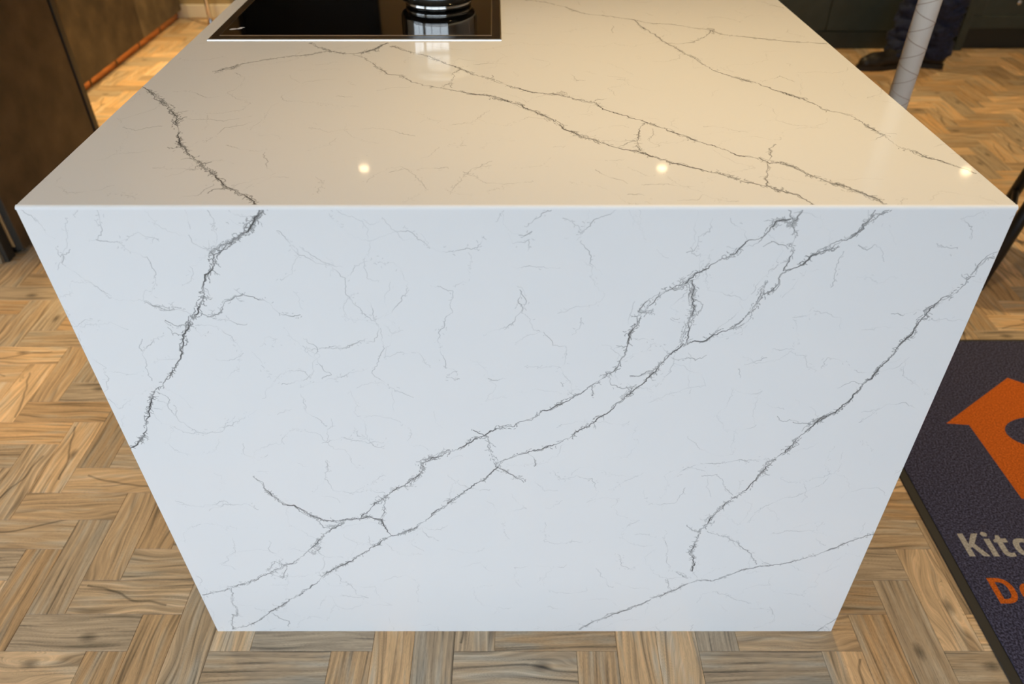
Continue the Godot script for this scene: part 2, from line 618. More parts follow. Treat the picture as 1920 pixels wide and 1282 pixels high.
# each vein: view, thickness, darkness, bushiness, points x, y, x, y ...
const FRONT := [
	["A", 2.2, 0.95, 1.3, [1455,78, 1415,120, 1385,165, 1340,215, 1270,268, 1220,300, 1172,345, 1163,400, 1128,468, 1112,528, 1105,600, 1085,652, 1030,720, 1005,790, 995,880, 950,970, 905,1030, 850,1090, 822,1150, 808,1230, 798,1285, 790,1330, 740,1390, 685,1415]],
	["A", 1.6, 0.7, 1.4, [1420,85, 1400,140, 1345,185, 1325,225, 1260,275, 1200,290, 1150,330, 1170,360]],
	["A", 1.2, 0.6, 0.6, [1165,360, 1185,385, 1205,410]],
	["A", 1.2, 0.55, 0.7, [1112,520, 1135,545, 1148,568]],
	["A", 1.1, 0.4, 0.4, [1035,235, 1060,275, 1140,318, 1165,345]],
	["A", 1.3, 0.6, 0.8, [790,600, 850,620, 910,645, 980,650, 1050,665]],
	["A", 1.3, 0.6, 0.9, [905,700, 960,730, 1020,725]],
	["A", 1.2, 0.5, 0.9, [918,740, 940,775, 1000,782]],
	["A", 1.3, 0.6, 0.9, [1090,665, 1140,682, 1190,670, 1225,610, 1290,570, 1325,555]],
	["A", 1.2, 0.55, 0.5, [1325,555, 1400,585, 1480,610, 1520,655, 1580,672, 1640,670]],
	["A", 1.0, 0.35, 0.6, [1190,690, 1280,710, 1350,720]],
	["A", 1.0, 0.45, 0.6, [1040,735, 1100,785, 1160,770]],
	["A", 1.0, 0.33, 0.4, [890,780, 800,840, 780,880, 800,960, 830,1030]],
	["A", 1.0, 0.30, 0.4, [780,800, 770,840, 780,870]],
	["A", 1.0, 0.28, 0.4, [85,85, 180,140, 250,210, 300,255]],
	["A", 1.2, 0.42, 0.9, [312,305, 335,360, 385,315]],
	["A", 1.1, 0.35, 0.7, [335,345, 330,385, 360,410, 480,490, 560,545, 610,578]],
	["A", 1.0, 0.33, 0.3, [525,85, 553,180, 535,250, 490,270]],
	["A", 1.1, 0.42, 0.5, [535,262, 650,275, 755,222, 835,245, 820,280]],
	["A", 1.0, 0.33, 0.6, [650,275, 720,325, 800,355, 845,450, 820,560]],
	["A", 1.0, 0.28, 0.5, [410,740, 430,715, 480,700, 560,705]],
	["A", 1.0, 0.38, 0.9, [1130,100, 1170,150, 1165,200, 1185,250, 1180,300]],
	["A", 1.1, 0.5, 0.8, [1250,155, 1300,175, 1340,205]],
	["A", 1.0, 0.33, 0.3, [1000,85, 1030,150, 1040,200]],
	["A", 1.0, 0.3, 0.3, [1640,300, 1685,330, 1750,375, 1830,405, 1870,408]],
	["A", 1.0, 0.3, 0.6, [1420,840, 1440,800, 1510,800, 1480,855]],
	["A", 1.0, 0.3, 0.4, [1190,915, 1260,920, 1330,880]],
	["A", 1.0, 0.3, 0.4, [1375,870, 1430,930, 1445,970, 1480,1020]],
	["A", 1.1, 0.42, 0.8, [1660,800, 1730,855, 1720,900, 1770,965, 1810,1000, 1760,1020]],
	["A", 1.1, 0.38, 0.4, [1730,855, 1800,845, 1865,855, 1930,830, 2010,800]],
	["A", 1.0, 0.33, 0.4, [1720,980, 1680,1015, 1620,1045, 1540,1050]],
	["A", 1.0, 0.3, 0.4, [1650,840, 1690,890, 1720,930]],
	["A", 1.0, 0.3, 0.8, [860,1140, 920,1160, 950,1215, 990,1260]],
	["A", 1.1, 0.38, 1.0, [850,1090, 930,1130, 880,1190, 840,1180]],
	["A", 1.0, 0.3, 0.6, [1645,1110, 1670,1200, 1720,1220, 1780,1280]],
	# rings and threads between
	["P", 1.0, 0.3, 0.4, [645,520, 690,487, 740,495, 766,530, 745,575, 702,602, 662,572, 648,545, 645,520]],
	["P", 1.0, 0.3, 0.4, [586,655, 630,653, 700,640, 712,615, 700,590, 690,560]],
	["P", 1.0, 0.33, 0.5, [712,615, 720,650, 700,700, 740,730, 775,745]],
	["P", 1.0, 0.28, 0.4, [560,725, 620,712, 690,690]],
	["P", 1.0, 0.26, 0.4, [620,400, 650,440, 700,450, 760,430, 800,460]],
	["P", 1.0, 0.26, 0.4, [520,430, 560,480, 620,500, 645,520]],
	["P", 1.0, 0.26, 0.5, [330,800, 345,810, 395,810, 440,795, 460,780]],
	["P", 1.0, 0.24, 0.4, [600,830, 640,820, 690,830, 720,830]],
	["P", 1.0, 0.24, 0.4, [612,865, 610,900, 625,920, 660,925, 700,905, 720,890]],
	["P", 1.0, 0.24, 0.4, [330,945, 380,950, 420,940, 470,955]],
	# double vein through the middle, upper strand
	["D", 1.7, 0.85, 1.0, [585,152, 520,160, 480,200, 420,250, 350,275, 290,330, 180,385, 100,430, 40,480, 15,500]],
	["D", 1.3, 0.75, 1.1, [605,180, 560,155, 520,150, 490,190]],
	["C", 2.0, 0.9, 1.2, [1415,505, 1380,520, 1310,545, 1250,585, 1200,640, 1150,680, 1135,740, 1110,780, 1090,850, 1070,910, 1020,980, 960,1020, 900,1055, 840,1095, 760,1145, 680,1175, 600,1225, 500,1260, 470,1282, 410,1290, 368,1297, 275,1350]],
	["C", 1.3, 0.7, 1.3, [1470,440, 1400,500, 1320,535, 1240,565, 1190,610, 1155,655, 1195,655, 1240,650]],
	["B", 1.9, 0.88, 1.2, [2025,185, 1960,215, 1890,250, 1790,285, 1725,320, 1715,370, 1640,425, 1580,460, 1520,500, 1440,560, 1392,612]],
	["B", 1.2, 0.6, 1.2, [1690,310, 1740,300, 1800,265, 1870,240]],
	["B", 1.1, 0.45, 0.8, [1720,360, 1690,430, 1640,440]],
	# crossing pieces
	["C", 1.7, 0.85, 1.3, [1460,480, 1450,560, 1457,620, 1440,690, 1425,760, 1415,825]],
	["C", 1.3, 0.7, 1.2, [1430,490, 1440,550, 1448,640, 1430,720, 1405,760, 1400,825]],
	["D", 1.5, 0.85, 0.7, [665,78, 640,130, 605,180, 600,235, 590,330, 575,380, 550,430]],
	["D", 1.2, 0.6, 0.6, [570,85, 590,125, 605,180]],
	["D", 1.1, 0.5, 0.8, [445,295, 510,270, 550,295, 580,310]],
	# lower strand
	["D", 2.1, 0.9, 1.1, [1160,78, 1110,100, 1050,150, 985,190, 920,240, 850,280, 775,315, 700,360, 620,410, 560,430, 535,465, 520,500, 470,550, 420,592, 380,640, 320,700, 270,745, 190,770, 120,805, 40,830, 5,845]],
	["D", 1.4, 0.75, 1.1, [1055,85, 1030,140, 985,180, 990,205, 900,260, 860,265, 790,300, 770,320]],
	["D", 1.2, 0.7, 1.0, [460,480, 430,540, 410,600, 380,640]],
	["D", 1.2, 0.65, 0.4, [385,645, 350,715, 300,740, 260,750]],
	["D", 1.0, 0.45, 0.5, [350,720, 310,775, 220,790, 150,808]],
	["C", 1.9, 0.88, 1.0, [1405,832, 1330,890, 1240,980, 1190,1040, 1120,1085, 1060,1145, 980,1210, 870,1282, 800,1325, 720,1370, 640,1400, 583,1412]],
	["C", 1.2, 0.65, 0.7, [1115,1005, 1160,1000, 1215,978, 1240,985]],
	["C", 1.2, 0.6, 1.2, [1090,1060, 1120,1100, 1060,1120]],
	["P", 1.8, 0.85, 1.1, [1000,844, 975,852, 950,860, 932,875, 915,893, 890,908, 865,925, 840,944]],
	["P", 1.6, 0.8, 1.5, [888,808, 915,818, 919,845, 930,873, 955,889, 982,904]],
	["P", 1.2, 0.6, 0.6, [945,862, 985,850, 1003,858, 1002,874]],
	["B", 1.9, 0.88, 0.9, [1865,535, 1770,605, 1700,660, 1640,690, 1570,710, 1545,715, 1490,750, 1400,810, 1320,855, 1240,890, 1190,930, 1110,1000, 1020,1055, 930,1105, 850,1160, 780,1200, 688,1222]],
	["B", 1.3, 0.7, 0.6, [1495,625, 1515,590, 1525,520]],
	["B", 2.0, 0.9, 0.8, [805,388, 850,430, 900,495, 960,540, 1030,550, 1100,590, 1180,628, 1260,630, 1330,625, 1395,618, 1440,608, 1500,620, 1530,680, 1555,710]],
	["B", 1.3, 0.65, 1.2, [1030,560, 1080,595, 1150,620, 1180,665, 1240,660, 1300,640]],
	["B", 1.8, 0.85, 1.0, [1300,637, 1200,695, 1150,750, 1110,790, 1050,840, 990,870, 930,890, 870,925, 800,960, 700,990, 600,1020, 525,1035]],
	["B", 1.3, 0.6, 1.6, [900,920, 960,940, 985,880, 920,850, 880,900, 940,915]],
	["B", 1.3, 0.65, 1.4, [1095,795, 1140,815, 1165,770, 1130,770]],
	["B", 1.2, 0.6, 0.6, [680,1000, 690,1070, 705,1110, 715,1150, 690,1140, 688,1222]],
	["B", 1.2, 0.55, 0.4, [903,1133, 950,1163, 995,1175, 995,1205]],
	["B", 1.0, 0.38, 0.5, [1245,905, 1290,960, 1340,985, 1370,1030, 1430,1050]],
	["B", 1.0, 0.35, 0.4, [1130,775, 1190,825, 1290,830]],
	["B", 1.0, 0.35, 0.5, [1430,710, 1440,760, 1470,780]],
	["B", 1.0, 0.3, 0.4, [1720,665, 1750,715, 1815,740]],
	["B", 1.0, 0.3, 0.4, [375,520, 440,540, 520,550, 640,545, 750,535, 830,570]],
	["B", 1.0, 0.28, 0.4, [640,510, 640,545, 560,575]],
	["B", 1.0, 0.3, 0.6, [890,740, 890,790, 960,840, 940,870]],
	["B", 1.0, 0.28, 0.4, [1230,455, 1270,485, 1330,490, 1440,460, 1520,480]],
	["B", 1.0, 0.26, 0.4, [1200,290, 1210,350, 1185,420, 1120,480]],
	["B", 1.0, 0.26, 0.5, [740,215, 760,270, 830,300, 880,270]],
	["B", 1.0, 0.26, 0.4, [375,0, 380,60, 450,120, 540,155, 620,140, 700,60]],
	["B", 1.0, 0.3, 1.0, [1350,120, 1370,170, 1430,190, 1490,235, 1550,200]],
	["B", 1.0, 0.24, 0.4, [1170,1110, 1190,1050, 1280,1040, 1420,1050]],
	# right vein
	["D", 1.3, 0.7, 0.5, [1722,328, 1670,350, 1620,400, 1575,455]],
	["D", 1.2, 0.65, 0.5, [1705,360, 1660,365, 1620,415, 1600,450]],
	["D", 2.0, 0.9, 1.0, [1575,455, 1530,520, 1460,570, 1390,610, 1330,660, 1290,715, 1240,785, 1190,830, 1150,880, 1110,925, 1070,975, 1020,1020, 970,1065, 930,1120, 870,1175, 790,1230, 735,1262]],
	["D", 1.5, 0.75, 1.3, [1480,545, 1400,595, 1310,650, 1350,680, 1300,700]],
	["D", 1.2, 0.5, 0.5, [1140,665, 1210,665, 1300,648]],
	["D", 1.2, 0.55, 0.5, [1580,485, 1610,495, 1650,490]],
	["D", 1.1, 0.55, 1.0, [1105,930, 1150,935, 1190,910]],
	["D", 1.1, 0.45, 0.4, [1240,785, 1285,770]],
	["D", 1.2, 0.55, 0.7, [600,1262, 690,1270, 740,1255]],
	["D", 1.0, 0.5, 0.8, [455,1160, 500,1180, 555,1190]],
	["E", 2.1, 0.9, 1.1, [1600,60, 1560,78, 1500,130, 1440,180, 1390,240, 1310,300, 1245,360, 1210,410, 1160,465, 1090,505, 1040,555, 990,590, 950,650, 910,690, 880,750, 865,800, 875,870, 868,905]],
	["E", 1.5, 0.75, 1.5, [1590,75, 1520,90, 1480,150, 1420,190, 1450,215, 1400,245]],
	["E", 1.4, 0.7, 1.2, [1330,290, 1270,310, 1245,370, 1290,380]],
	["E", 1.2, 0.65, 1.0, [1090,520, 1040,545, 1010,575, 930,630, 945,660, 990,630]],
	["E", 1.2, 0.6, 0.3, [835,655, 870,685, 910,692]],
	["E", 1.2, 0.6, 0.3, [945,690, 1050,715, 1130,765, 1200,825, 1220,868]],
	["E", 1.1, 0.5, 0.6, [1210,820, 1260,855, 1295,868]],
	["E", 1.0, 0.4, 0.3, [870,905, 890,930, 902,955]],
	["E", 1.7, 0.8, 0.6, [1870,703, 1760,730, 1660,770, 1560,810, 1450,845, 1340,868, 1230,880, 1130,900, 1050,935, 980,957, 900,955, 830,980, 750,1015, 670,1045, 600,1080, 500,1120, 400,1155, 310,1190, 250,1225]],
	["E", 1.3, 0.6, 1.3, [780,910, 805,925, 845,945]],
	["E", 1.2, 0.6, 0.7, [735,955, 740,990, 755,1022]],
	["E", 1.4, 0.65, 0.9, [560,1090, 480,1125, 400,1140, 380,1160]],
	["E", 1.3, 0.65, 0.3, [1655,1163, 1595,1200, 1553,1230]],
	["E", 1.0, 0.5, 0.5, [1180,310, 1140,298]],
	["E", 1.0, 0.38, 0.5, [760,395, 800,360, 880,325, 960,315, 1060,310, 1140,298, 1280,300]],
	["E", 1.0, 0.42, 0.2, [920,385, 1003,378, 1040,430, 1090,490]],
	["E", 1.0, 0.3, 0.4, [600,460, 620,520, 660,542, 780,530, 830,450]],
	["E", 1.0, 0.28, 0.4, [470,810, 480,870, 530,895, 575,870]],
	["E", 1.0, 0.3, 0.6, [720,680, 730,780, 730,840, 745,900, 790,910]],
	["E", 1.0, 0.3, 0.7, [100,360, 150,400, 240,390, 320,400, 350,470, 300,550]],
	["E", 1.0, 0.28, 0.4, [60,640, 60,740, 120,755, 270,745]],
	["E", 1.0, 0.3, 0.3, [540,705, 600,705, 670,718]],
	["E", 1.0, 0.24, 0.3, [1690,260, 1670,340, 1580,430, 1450,490, 1340,520, 1280,545, 1220,580, 1180,640]],
	["E", 1.0, 0.26, 0.3, [1300,700, 1420,685, 1550,690, 1600,710]],
	["E", 1.0, 0.3, 0.8, [1590,920, 1640,850, 1720,810, 1780,820]],
	["E", 1.0, 0.28, 0.6, [1180,1110, 1280,1105, 1320,1140, 1290,1100]],
	["E", 1.0, 0.26, 0.4, [890,1080, 930,1030, 1010,1015, 1110,1060, 1190,1080]],
	["E", 1.0, 0.4, 0.8, [1335,60, 1360,85, 1400,80, 1450,100]],
	["E", 1.0, 0.3, 0.5, [20,970, 40,940, 90,935]],
	["E", 1.0, 0.26, 0.4, [340,890, 370,920, 410,990, 440,990]],
	# faint threads in the middle and upper part
	["C", 1.1, 0.42, 1.0, [370,165, 405,125, 430,180, 470,230, 530,240, 575,215]],
	["C", 1.0, 0.38, 0.9, [450,220, 470,280, 545,270, 555,325]],
	["C", 1.0, 0.36, 0.6, [540,190, 580,150, 620,130, 695,95]],
	["C", 1.1, 0.4, 0.7, [740,140, 800,155, 838,190, 845,240, 820,265]],
	["C", 1.1, 0.4, 0.6, [845,240, 900,165, 960,130, 1040,95]],
	["C", 1.0, 0.36, 0.4, [845,270, 880,330, 895,385, 920,420, 960,450]],
	["C", 1.0, 0.38, 0.5, [-30,230, 0,290, 80,330, 170,310, 270,310, 310,240]],
	["C", 1.0, 0.3, 0.2, [1150,95, 1175,180, 1200,260]],
	["C", 1.0, 0.3, 0.4, [1250,320, 1320,360]],
	["C", 1.1, 0.42, 0.5, [520,540, 508,600, 515,655, 470,720, 400,750, 310,780]],
	["C", 1.1, 0.4, 0.4, [520,540, 545,610, 515,655, 560,690, 580,750, 640,770]],
	["C", 1.0, 0.32, 0.4, [640,770, 700,830, 760,850]],
	["C", 1.1, 0.42, 0.7, [840,690, 835,740, 820,775, 795,780]],
	["C", 1.0, 0.33, 0.4, [20,500, 90,525, 140,535, 135,650, 110,700, 60,770, 70,850, 110,960]],
	["C", 1.0, 0.38, 1.0, [110,960, 160,975, 110,1010, 180,1020]],
	["C", 1.0, 0.35, 0.8, [330,1025, 430,1020]],
	["C", 1.1, 0.5, 0.4, [730,1040, 742,1062]],
	["C", 1.1, 0.5, 0.4, [775,1095, 830,1108]],
	["C", 1.0, 0.42, 0.3, [1115,798, 1200,800, 1260,830, 1320,872]],
	["C", 1.0, 0.42, 0.3, [1330,905, 1430,910, 1470,920, 1530,890]],
	["C", 1.0, 0.38, 0.2, [1430,880, 1450,930, 1440,1000, 1435,1100]],
	["C", 1.1, 0.5, 0.3, [1005,1000, 1000,1050, 1060,1065, 1115,1068]],
	["C", 1.2, 0.55, 0.5, [1015,860, 1040,845, 1080,850]],
	["C", 1.2, 0.6, 0.4, [905,1060, 910,1085, 908,1112]],
	["C", 1.1, 0.5, 0.3, [1340,690, 1390,710, 1420,720]],
	["C", 1.0, 0.45, 0.5, [1480,660, 1510,620, 1480,590]],
	["C", 1.0, 0.35, 0.7, [470,405, 550,410, 640,405, 730,415]],
	["C", 1.0, 0.45, 0.5, [1660,150, 1720,200, 1745,265]],
	["C", 1.0, 0.32, 0.5, [1560,150, 1540,210, 1490,255, 1465,310, 1420,330]],
	["D", 1.0, 0.38, 0.6, [960,290, 1010,310, 1050,290, 1090,330, 1100,380]],
	["D", 1.0, 0.35, 0.4, [890,320, 850,370, 830,450, 810,520]],
	["D", 1.0, 0.35, 0.6, [1540,150, 1580,190, 1575,260]],
	["D", 1.0, 0.38, 0.8, [1380,280, 1420,300, 1500,310]],
	["D", 1.0, 0.3, 0.5, [340,940, 440,910, 460,905]],
	["D", 1.0, 0.28, 0.4, [490,880, 500,855, 610,860]],
	["D", 1.0, 0.3, 0.4, [850,1070, 920,1035, 970,1045]],
	["D", 1.0, 0.3, 0.3, [960,1260, 1100,1170, 1200,1150, 1270,1180]],
	["D", 1.0, 0.28, 0.5, [750,960, 800,905, 900,930]],
	["D", 1.0, 0.4, 0.4, [305,965, 315,1015]],
]
const TOP := [
	["S", 2.2, 0.9, 1.2, [252,238, 290,262, 320,285, 400,345, 430,400, 445,440, 445,510, 460,550, 500,600, 560,650, 620,700, 680,760, 740,805, 820,840, 882,888]],
	["S", 1.4, 0.75, 1.2, [300,270, 330,310, 395,340]],
	["S", 1.2, 0.6, 0.4, [445,430, 470,410, 495,405]],
	["S", 1.2, 0.6, 0.4, [430,390, 460,378, 500,372]],
	["S", 1.1, 0.55, 0.4, [500,585, 530,555, 555,540]],
	["S", 1.1, 0.55, 0.4, [460,560, 420,575, 390,570]],
	["S", 1.1, 0.55, 0.4, [530,640, 490,630, 465,637]],
	["S", 1.1, 0.6, 0.4, [575,660, 610,652, 630,650]],
	["S", 1.1, 0.6, 0.3, [710,795, 650,800, 610,822]],
	["S", 1.1, 0.55, 0.4, [600,690, 540,690, 510,695]],
	["S", 1.0, 0.4, 0.3, [740,790, 800,765, 980,712]],
	["S", 1.6, 0.85, 0.9, [650,155, 720,140, 800,115, 920,95, 1020,80, 1150,65, 1260,50, 1300,46]],
	["S", 1.4, 0.7, 1.6, [640,160, 690,150, 740,145, 770,125]],
	["S", 1.0, 0.35, 0.4, [760,165, 810,185, 790,240]],
	["S", 1.0, 0.3, 0.4, [420,265, 520,262, 600,300, 700,290, 850,295]],
	["S", 1.0, 0.3, 0.3, [150,465, 220,475, 360,455]],
	["S", 1.0, 0.3, 0.3, [310,680, 420,690, 530,690]],
	["S", 1.0, 0.33, 0.3, [720,560, 800,580, 880,590, 960,580, 1010,570]],
	["S", 1.0, 0.3, 0.3, [600,540, 700,470, 870,430]],
	["S", 1.0, 0.26, 0.3, [500,415, 700,425, 850,400]],
	["S", 1.0, 0.3, 0.3, [1160,460, 1270,485, 1390,470, 1560,468, 1740,510]],
	["S", 1.0, 0.3, 0.5, [920,600, 930,680, 960,710]],
	["S", 1.0, 0.33, 0.8, [1200,735, 1240,770, 1215,820]],
	["S", 1.0, 0.3, 0.4, [1600,700, 1680,690, 1800,685, 1920,680]],
	["S", 1.0, 0.3, 0.3, [1760,370, 1810,420, 1870,435]],
	["S", 1.0, 0.35, 0.8, [1310,290, 1400,295]],
	["S", 1.0, 0.28, 0.9, [60,830, 150,820, 240,850]],
	["S", 1.0, 0.3, 0.4, [440,850, 560,830, 640,770]],
	["U", 2.0, 0.88, 1.2, [660,266, 720,295, 800,320, 870,330, 930,335, 990,325, 1050,315, 1100,285, 1150,268]],
	["U", 1.5, 0.75, 1.5, [980,335, 1040,310, 1080,320, 1120,275]],
	["U", 1.5, 0.8, 0.7, [930,340, 1000,360, 1060,395, 1100,430, 1160,460, 1240,475, 1300,510, 1380,530, 1480,545, 1560,560, 1650,580, 1750,590, 1830,605, 1920,630]],
	["T", 1.9, 0.88, 1.0, [100,512, 200,520, 300,545, 400,575, 500,620, 580,660, 640,705, 720,740, 800,765, 880,795, 960,815, 1040,825, 1100,850, 1200,880, 1320,910, 1420,935, 1500,950, 1600,985, 1720,1015, 1800,1030, 1860,1050, 1920,1070, 1990,1115]],
	["T", 1.2, 0.6, 1.6, [370,560, 430,595, 520,625, 560,660]],
	["T", 1.2, 0.55, 1.2, [690,735, 760,740, 820,775]],
	["U", 1.7, 0.82, 1.0, [1170,285, 1240,310, 1330,330, 1400,350, 1470,380, 1540,405, 1610,430]],
	["U", 1.3, 0.7, 0.5, [1610,430, 1560,455, 1545,500, 1548,545]],
	["U", 1.0, 0.6, 0.3, [1545,515, 1500,530, 1480,545]],
	["U", 1.0, 0.5, 0.2, [1600,415, 1700,400, 1800,390, 1865,395]],
	["T", 1.9, 0.85, 1.0, [75,378, 130,405, 230,430, 280,455, 380,480, 450,500, 540,512, 610,515, 690,540, 760,555, 800,560, 850,595, 930,620, 1010,645, 1080,665, 1170,700, 1280,740, 1380,775, 1480,805, 1580,850, 1660,855, 1740,870, 1820,890, 1890,910, 1920,930, 2010,968, 2124,1003, 2270,1055, 2393,1113]],
	["T", 1.3, 0.7, 1.6, [1700,860, 1760,895, 1830,885, 1900,920, 1990,960]],
	["T", 1.3, 0.65, 1.3, [2050,985, 2150,1020, 2260,1060, 2350,1090]],
	["T", 1.1, 0.55, 0.7, [235,430, 240,410]],
	["T", 1.2, 0.6, 1.2, [560,520, 620,500, 640,525]],
	["T", 1.1, 0.55, 0.8, [790,550, 850,545, 885,535]],
	["T", 1.4, 0.75, 0.6, [1070,670, 1040,720, 1030,770, 1050,822]],
	["T", 1.0, 0.5, 0.2, [840,770, 930,768, 1020,765]],
	["T", 1.0, 0.5, 0.3, [940,802, 975,780, 1025,772]],
	["T", 1.3, 0.7, 0.5, [1790,790, 1755,810, 1760,840, 1745,890, 1745,960, 1735,1015]],
	["T", 1.2, 0.7, 0.8, [1770,1020, 1800,1045, 1820,1020]],
	["T", 1.4, 0.75, 0.6, [420,0, 520,10, 640,40, 720,70, 890,90, 1020,110]],
	["T", 1.6, 0.8, 0.7, [1015,105, 1060,150, 1130,190, 1180,230, 1250,265, 1330,310, 1400,355]],
	["T", 1.2, 0.5, 0.2, [1400,355, 1460,388]],
	["T", 1.7, 0.82, 0.9, [1450,385, 1530,410, 1590,430, 1690,455, 1780,490, 1870,520, 1920,540]],
	["V", 1.8, 0.85, 0.9, [100,690, 230,730, 330,770, 400,815, 470,830, 540,850, 620,870, 700,915, 780,970, 850,1010, 920,1050, 1000,1110, 1100,1140, 1200,1180, 1300,1210, 1400,1245, 1500,1275, 1560,1300]],
	["V", 1.1, 0.55, 0.5, [850,1020, 800,1045, 770,1055]],
	["V", 1.1, 0.55, 0.4, [830,985, 900,998, 965,1005]],
	["T", 1.5, 0.75, 0.6, [1020,110, 1120,130, 1200,130, 1270,140, 1360,155, 1430,165, 1500,188, 1600,200, 1700,210, 1800,220, 1920,232]],
	["V", 1.3, 0.7, 0.4, [80,305, 200,315, 300,318, 440,328]],
	["T", 1.3, 0.7, 0.5, [1180,235, 1250,240, 1340,230, 1410,195, 1435,165]],
	["T", 1.3, 0.65, 1.0, [1415,155, 1450,160, 1440,185]],
	["V", 1.0, 0.5, 0.5, [0,40, 60,45, 110,60]],
	["T", 1.0, 0.5, 0.5, [1670,0, 1750,20, 1830,45]],
	["T", 1.0, 0.35, 0.3, [780,870, 870,880, 960,870]],
	["T", 1.0, 0.38, 0.3, [800,925, 870,960, 980,1000]],
	["T", 1.0, 0.38, 0.4, [1060,1010, 1190,1000, 1260,1015, 1350,1020]],
	["T", 1.0, 0.35, 0.5, [80,940, 150,965, 210,1000, 400,1000, 460,985]],
	["T", 1.0, 0.35, 0.5, [80,960, 130,920, 240,880]],
	["T", 1.0, 0.35, 0.6, [0,1060, 60,1000, 90,940]],
	["T", 1.0, 0.35, 0.4, [0,790, 100,795]],
	["T", 1.0, 0.33, 0.4, [560,800, 640,795]],
	["T", 1.0, 0.4, 0.7, [985,1062, 1070,1065]],
	["T", 1.0, 0.4, 0.4, [670,405, 700,440, 750,438]],
	["T", 1.0, 0.3, 0.5, [920,435, 990,435]],
	["T", 1.0, 0.33, 0.3, [1710,445, 1820,415, 1890,450]],
	["T", 1.0, 0.33, 0.3, [900,140, 895,180]],
	["T", 1.0, 0.28, 0.3, [1390,690, 1480,690, 1570,715, 1700,715]],
	["T", 1.0, 0.28, 0.3, [640,640, 700,630, 820,615]],
	["T", 1.0, 0.28, 0.3, [0,680, 120,670, 230,600]],
	["T", 1.0, 0.28, 0.3, [1110,700, 1115,730, 1090,760, 1150,800]],
]

var ink: PackedByteArray
var iw := 0
var ih := 0
var n1: FastNoiseLite
var n2: FastNoiseLite

func stroke(a: Vector2, b: Vector2, w: float, k: float) -> void:
	var r := w * 0.5 + 0.6
	var x0 := maxi(int(floor(minf(a.x, b.x) - r)), 0)
	var x1 := mini(int(ceil(maxf(a.x, b.x) + r)), iw - 1)
	var y0 := maxi(int(floor(minf(a.y, b.y) - r)), 0)
	var y1 := mini(int(ceil(maxf(a.y, b.y) + r)), ih - 1)
	var ab := b - a
	var l2 := maxf(ab.length_squared(), 1e-6)
	for y in range(y0, y1 + 1):
		for x in range(x0, x1 + 1):
			var p := Vector2(x + 0.5, y + 0.5) - a
			var t := clampf(p.dot(ab) / l2, 0.0, 1.0)
			var d := (p - ab * t).length()
			var c := clampf((w * 0.5 + 0.5 - d), 0.0, 1.0) * k
			if c > 0.0:
				var i := y * iw + x
				var v := int(255.0 * (1.0 - 0.66 * c))
				if v < ink[i]:
					ink[i] = v

# points every few pixels along a traced line, roughened
func rough_line(pts: PackedVector2Array, amp: float, off: float) -> PackedVector2Array:
	var out := PackedVector2Array()
	var s := 0.0
	for i in pts.size() - 1:
		var a := pts[i]
		var b := pts[i + 1]
		var l := a.distance_to(b)
		var n := maxi(int(l / 3.0), 1)
		for q in n:
			var p := a.lerp(b, float(q) / n)
			var t := s + l * q / n
			out.append(p + Vector2(n1.get_noise_2d(t, off) + 0.6 * n2.get_noise_2d(t, off), n1.get_noise_2d(t, off + 50.0) + 0.6 * n2.get_noise_2d(t, off + 70.0)) * amp)
		s += l
	out.append(pts[-1])
	return out

func sprig(p: Vector2, dir: float, len_: float, w: float, k: float, depth: int) -> void:
	var n := maxi(int(len_ / 3.0), 2)
	for i in n:
		var q := p + Vector2.from_angle(dir) * (len_ / n)
		stroke(p, q, w * (1.0 - 0.5 * i / n), k * (1.0 - 0.45 * i / n))
		p = q
		dir += rng.randf_range(-0.55, 0.55)
		if depth > 0 and rng.randf() < 0.3:
			sprig(p, dir + (0.9 if rng.randf() < 0.5 else -0.9), len_ * 0.5, w * 0.8, k * 0.85, depth - 1)

func squiggle(p: Vector2, dir: float, len_: float, w: float, k: float) -> void:
	var n := maxi(int(len_ / 2.2), 2)
	for i in n:
		var q := p + Vector2.from_angle(dir) * (len_ / n)
		stroke(p, q, w, k * rng.randf_range(0.5, 1.0))
		p = q
		dir += rng.randf_range(-1.1, 1.1)

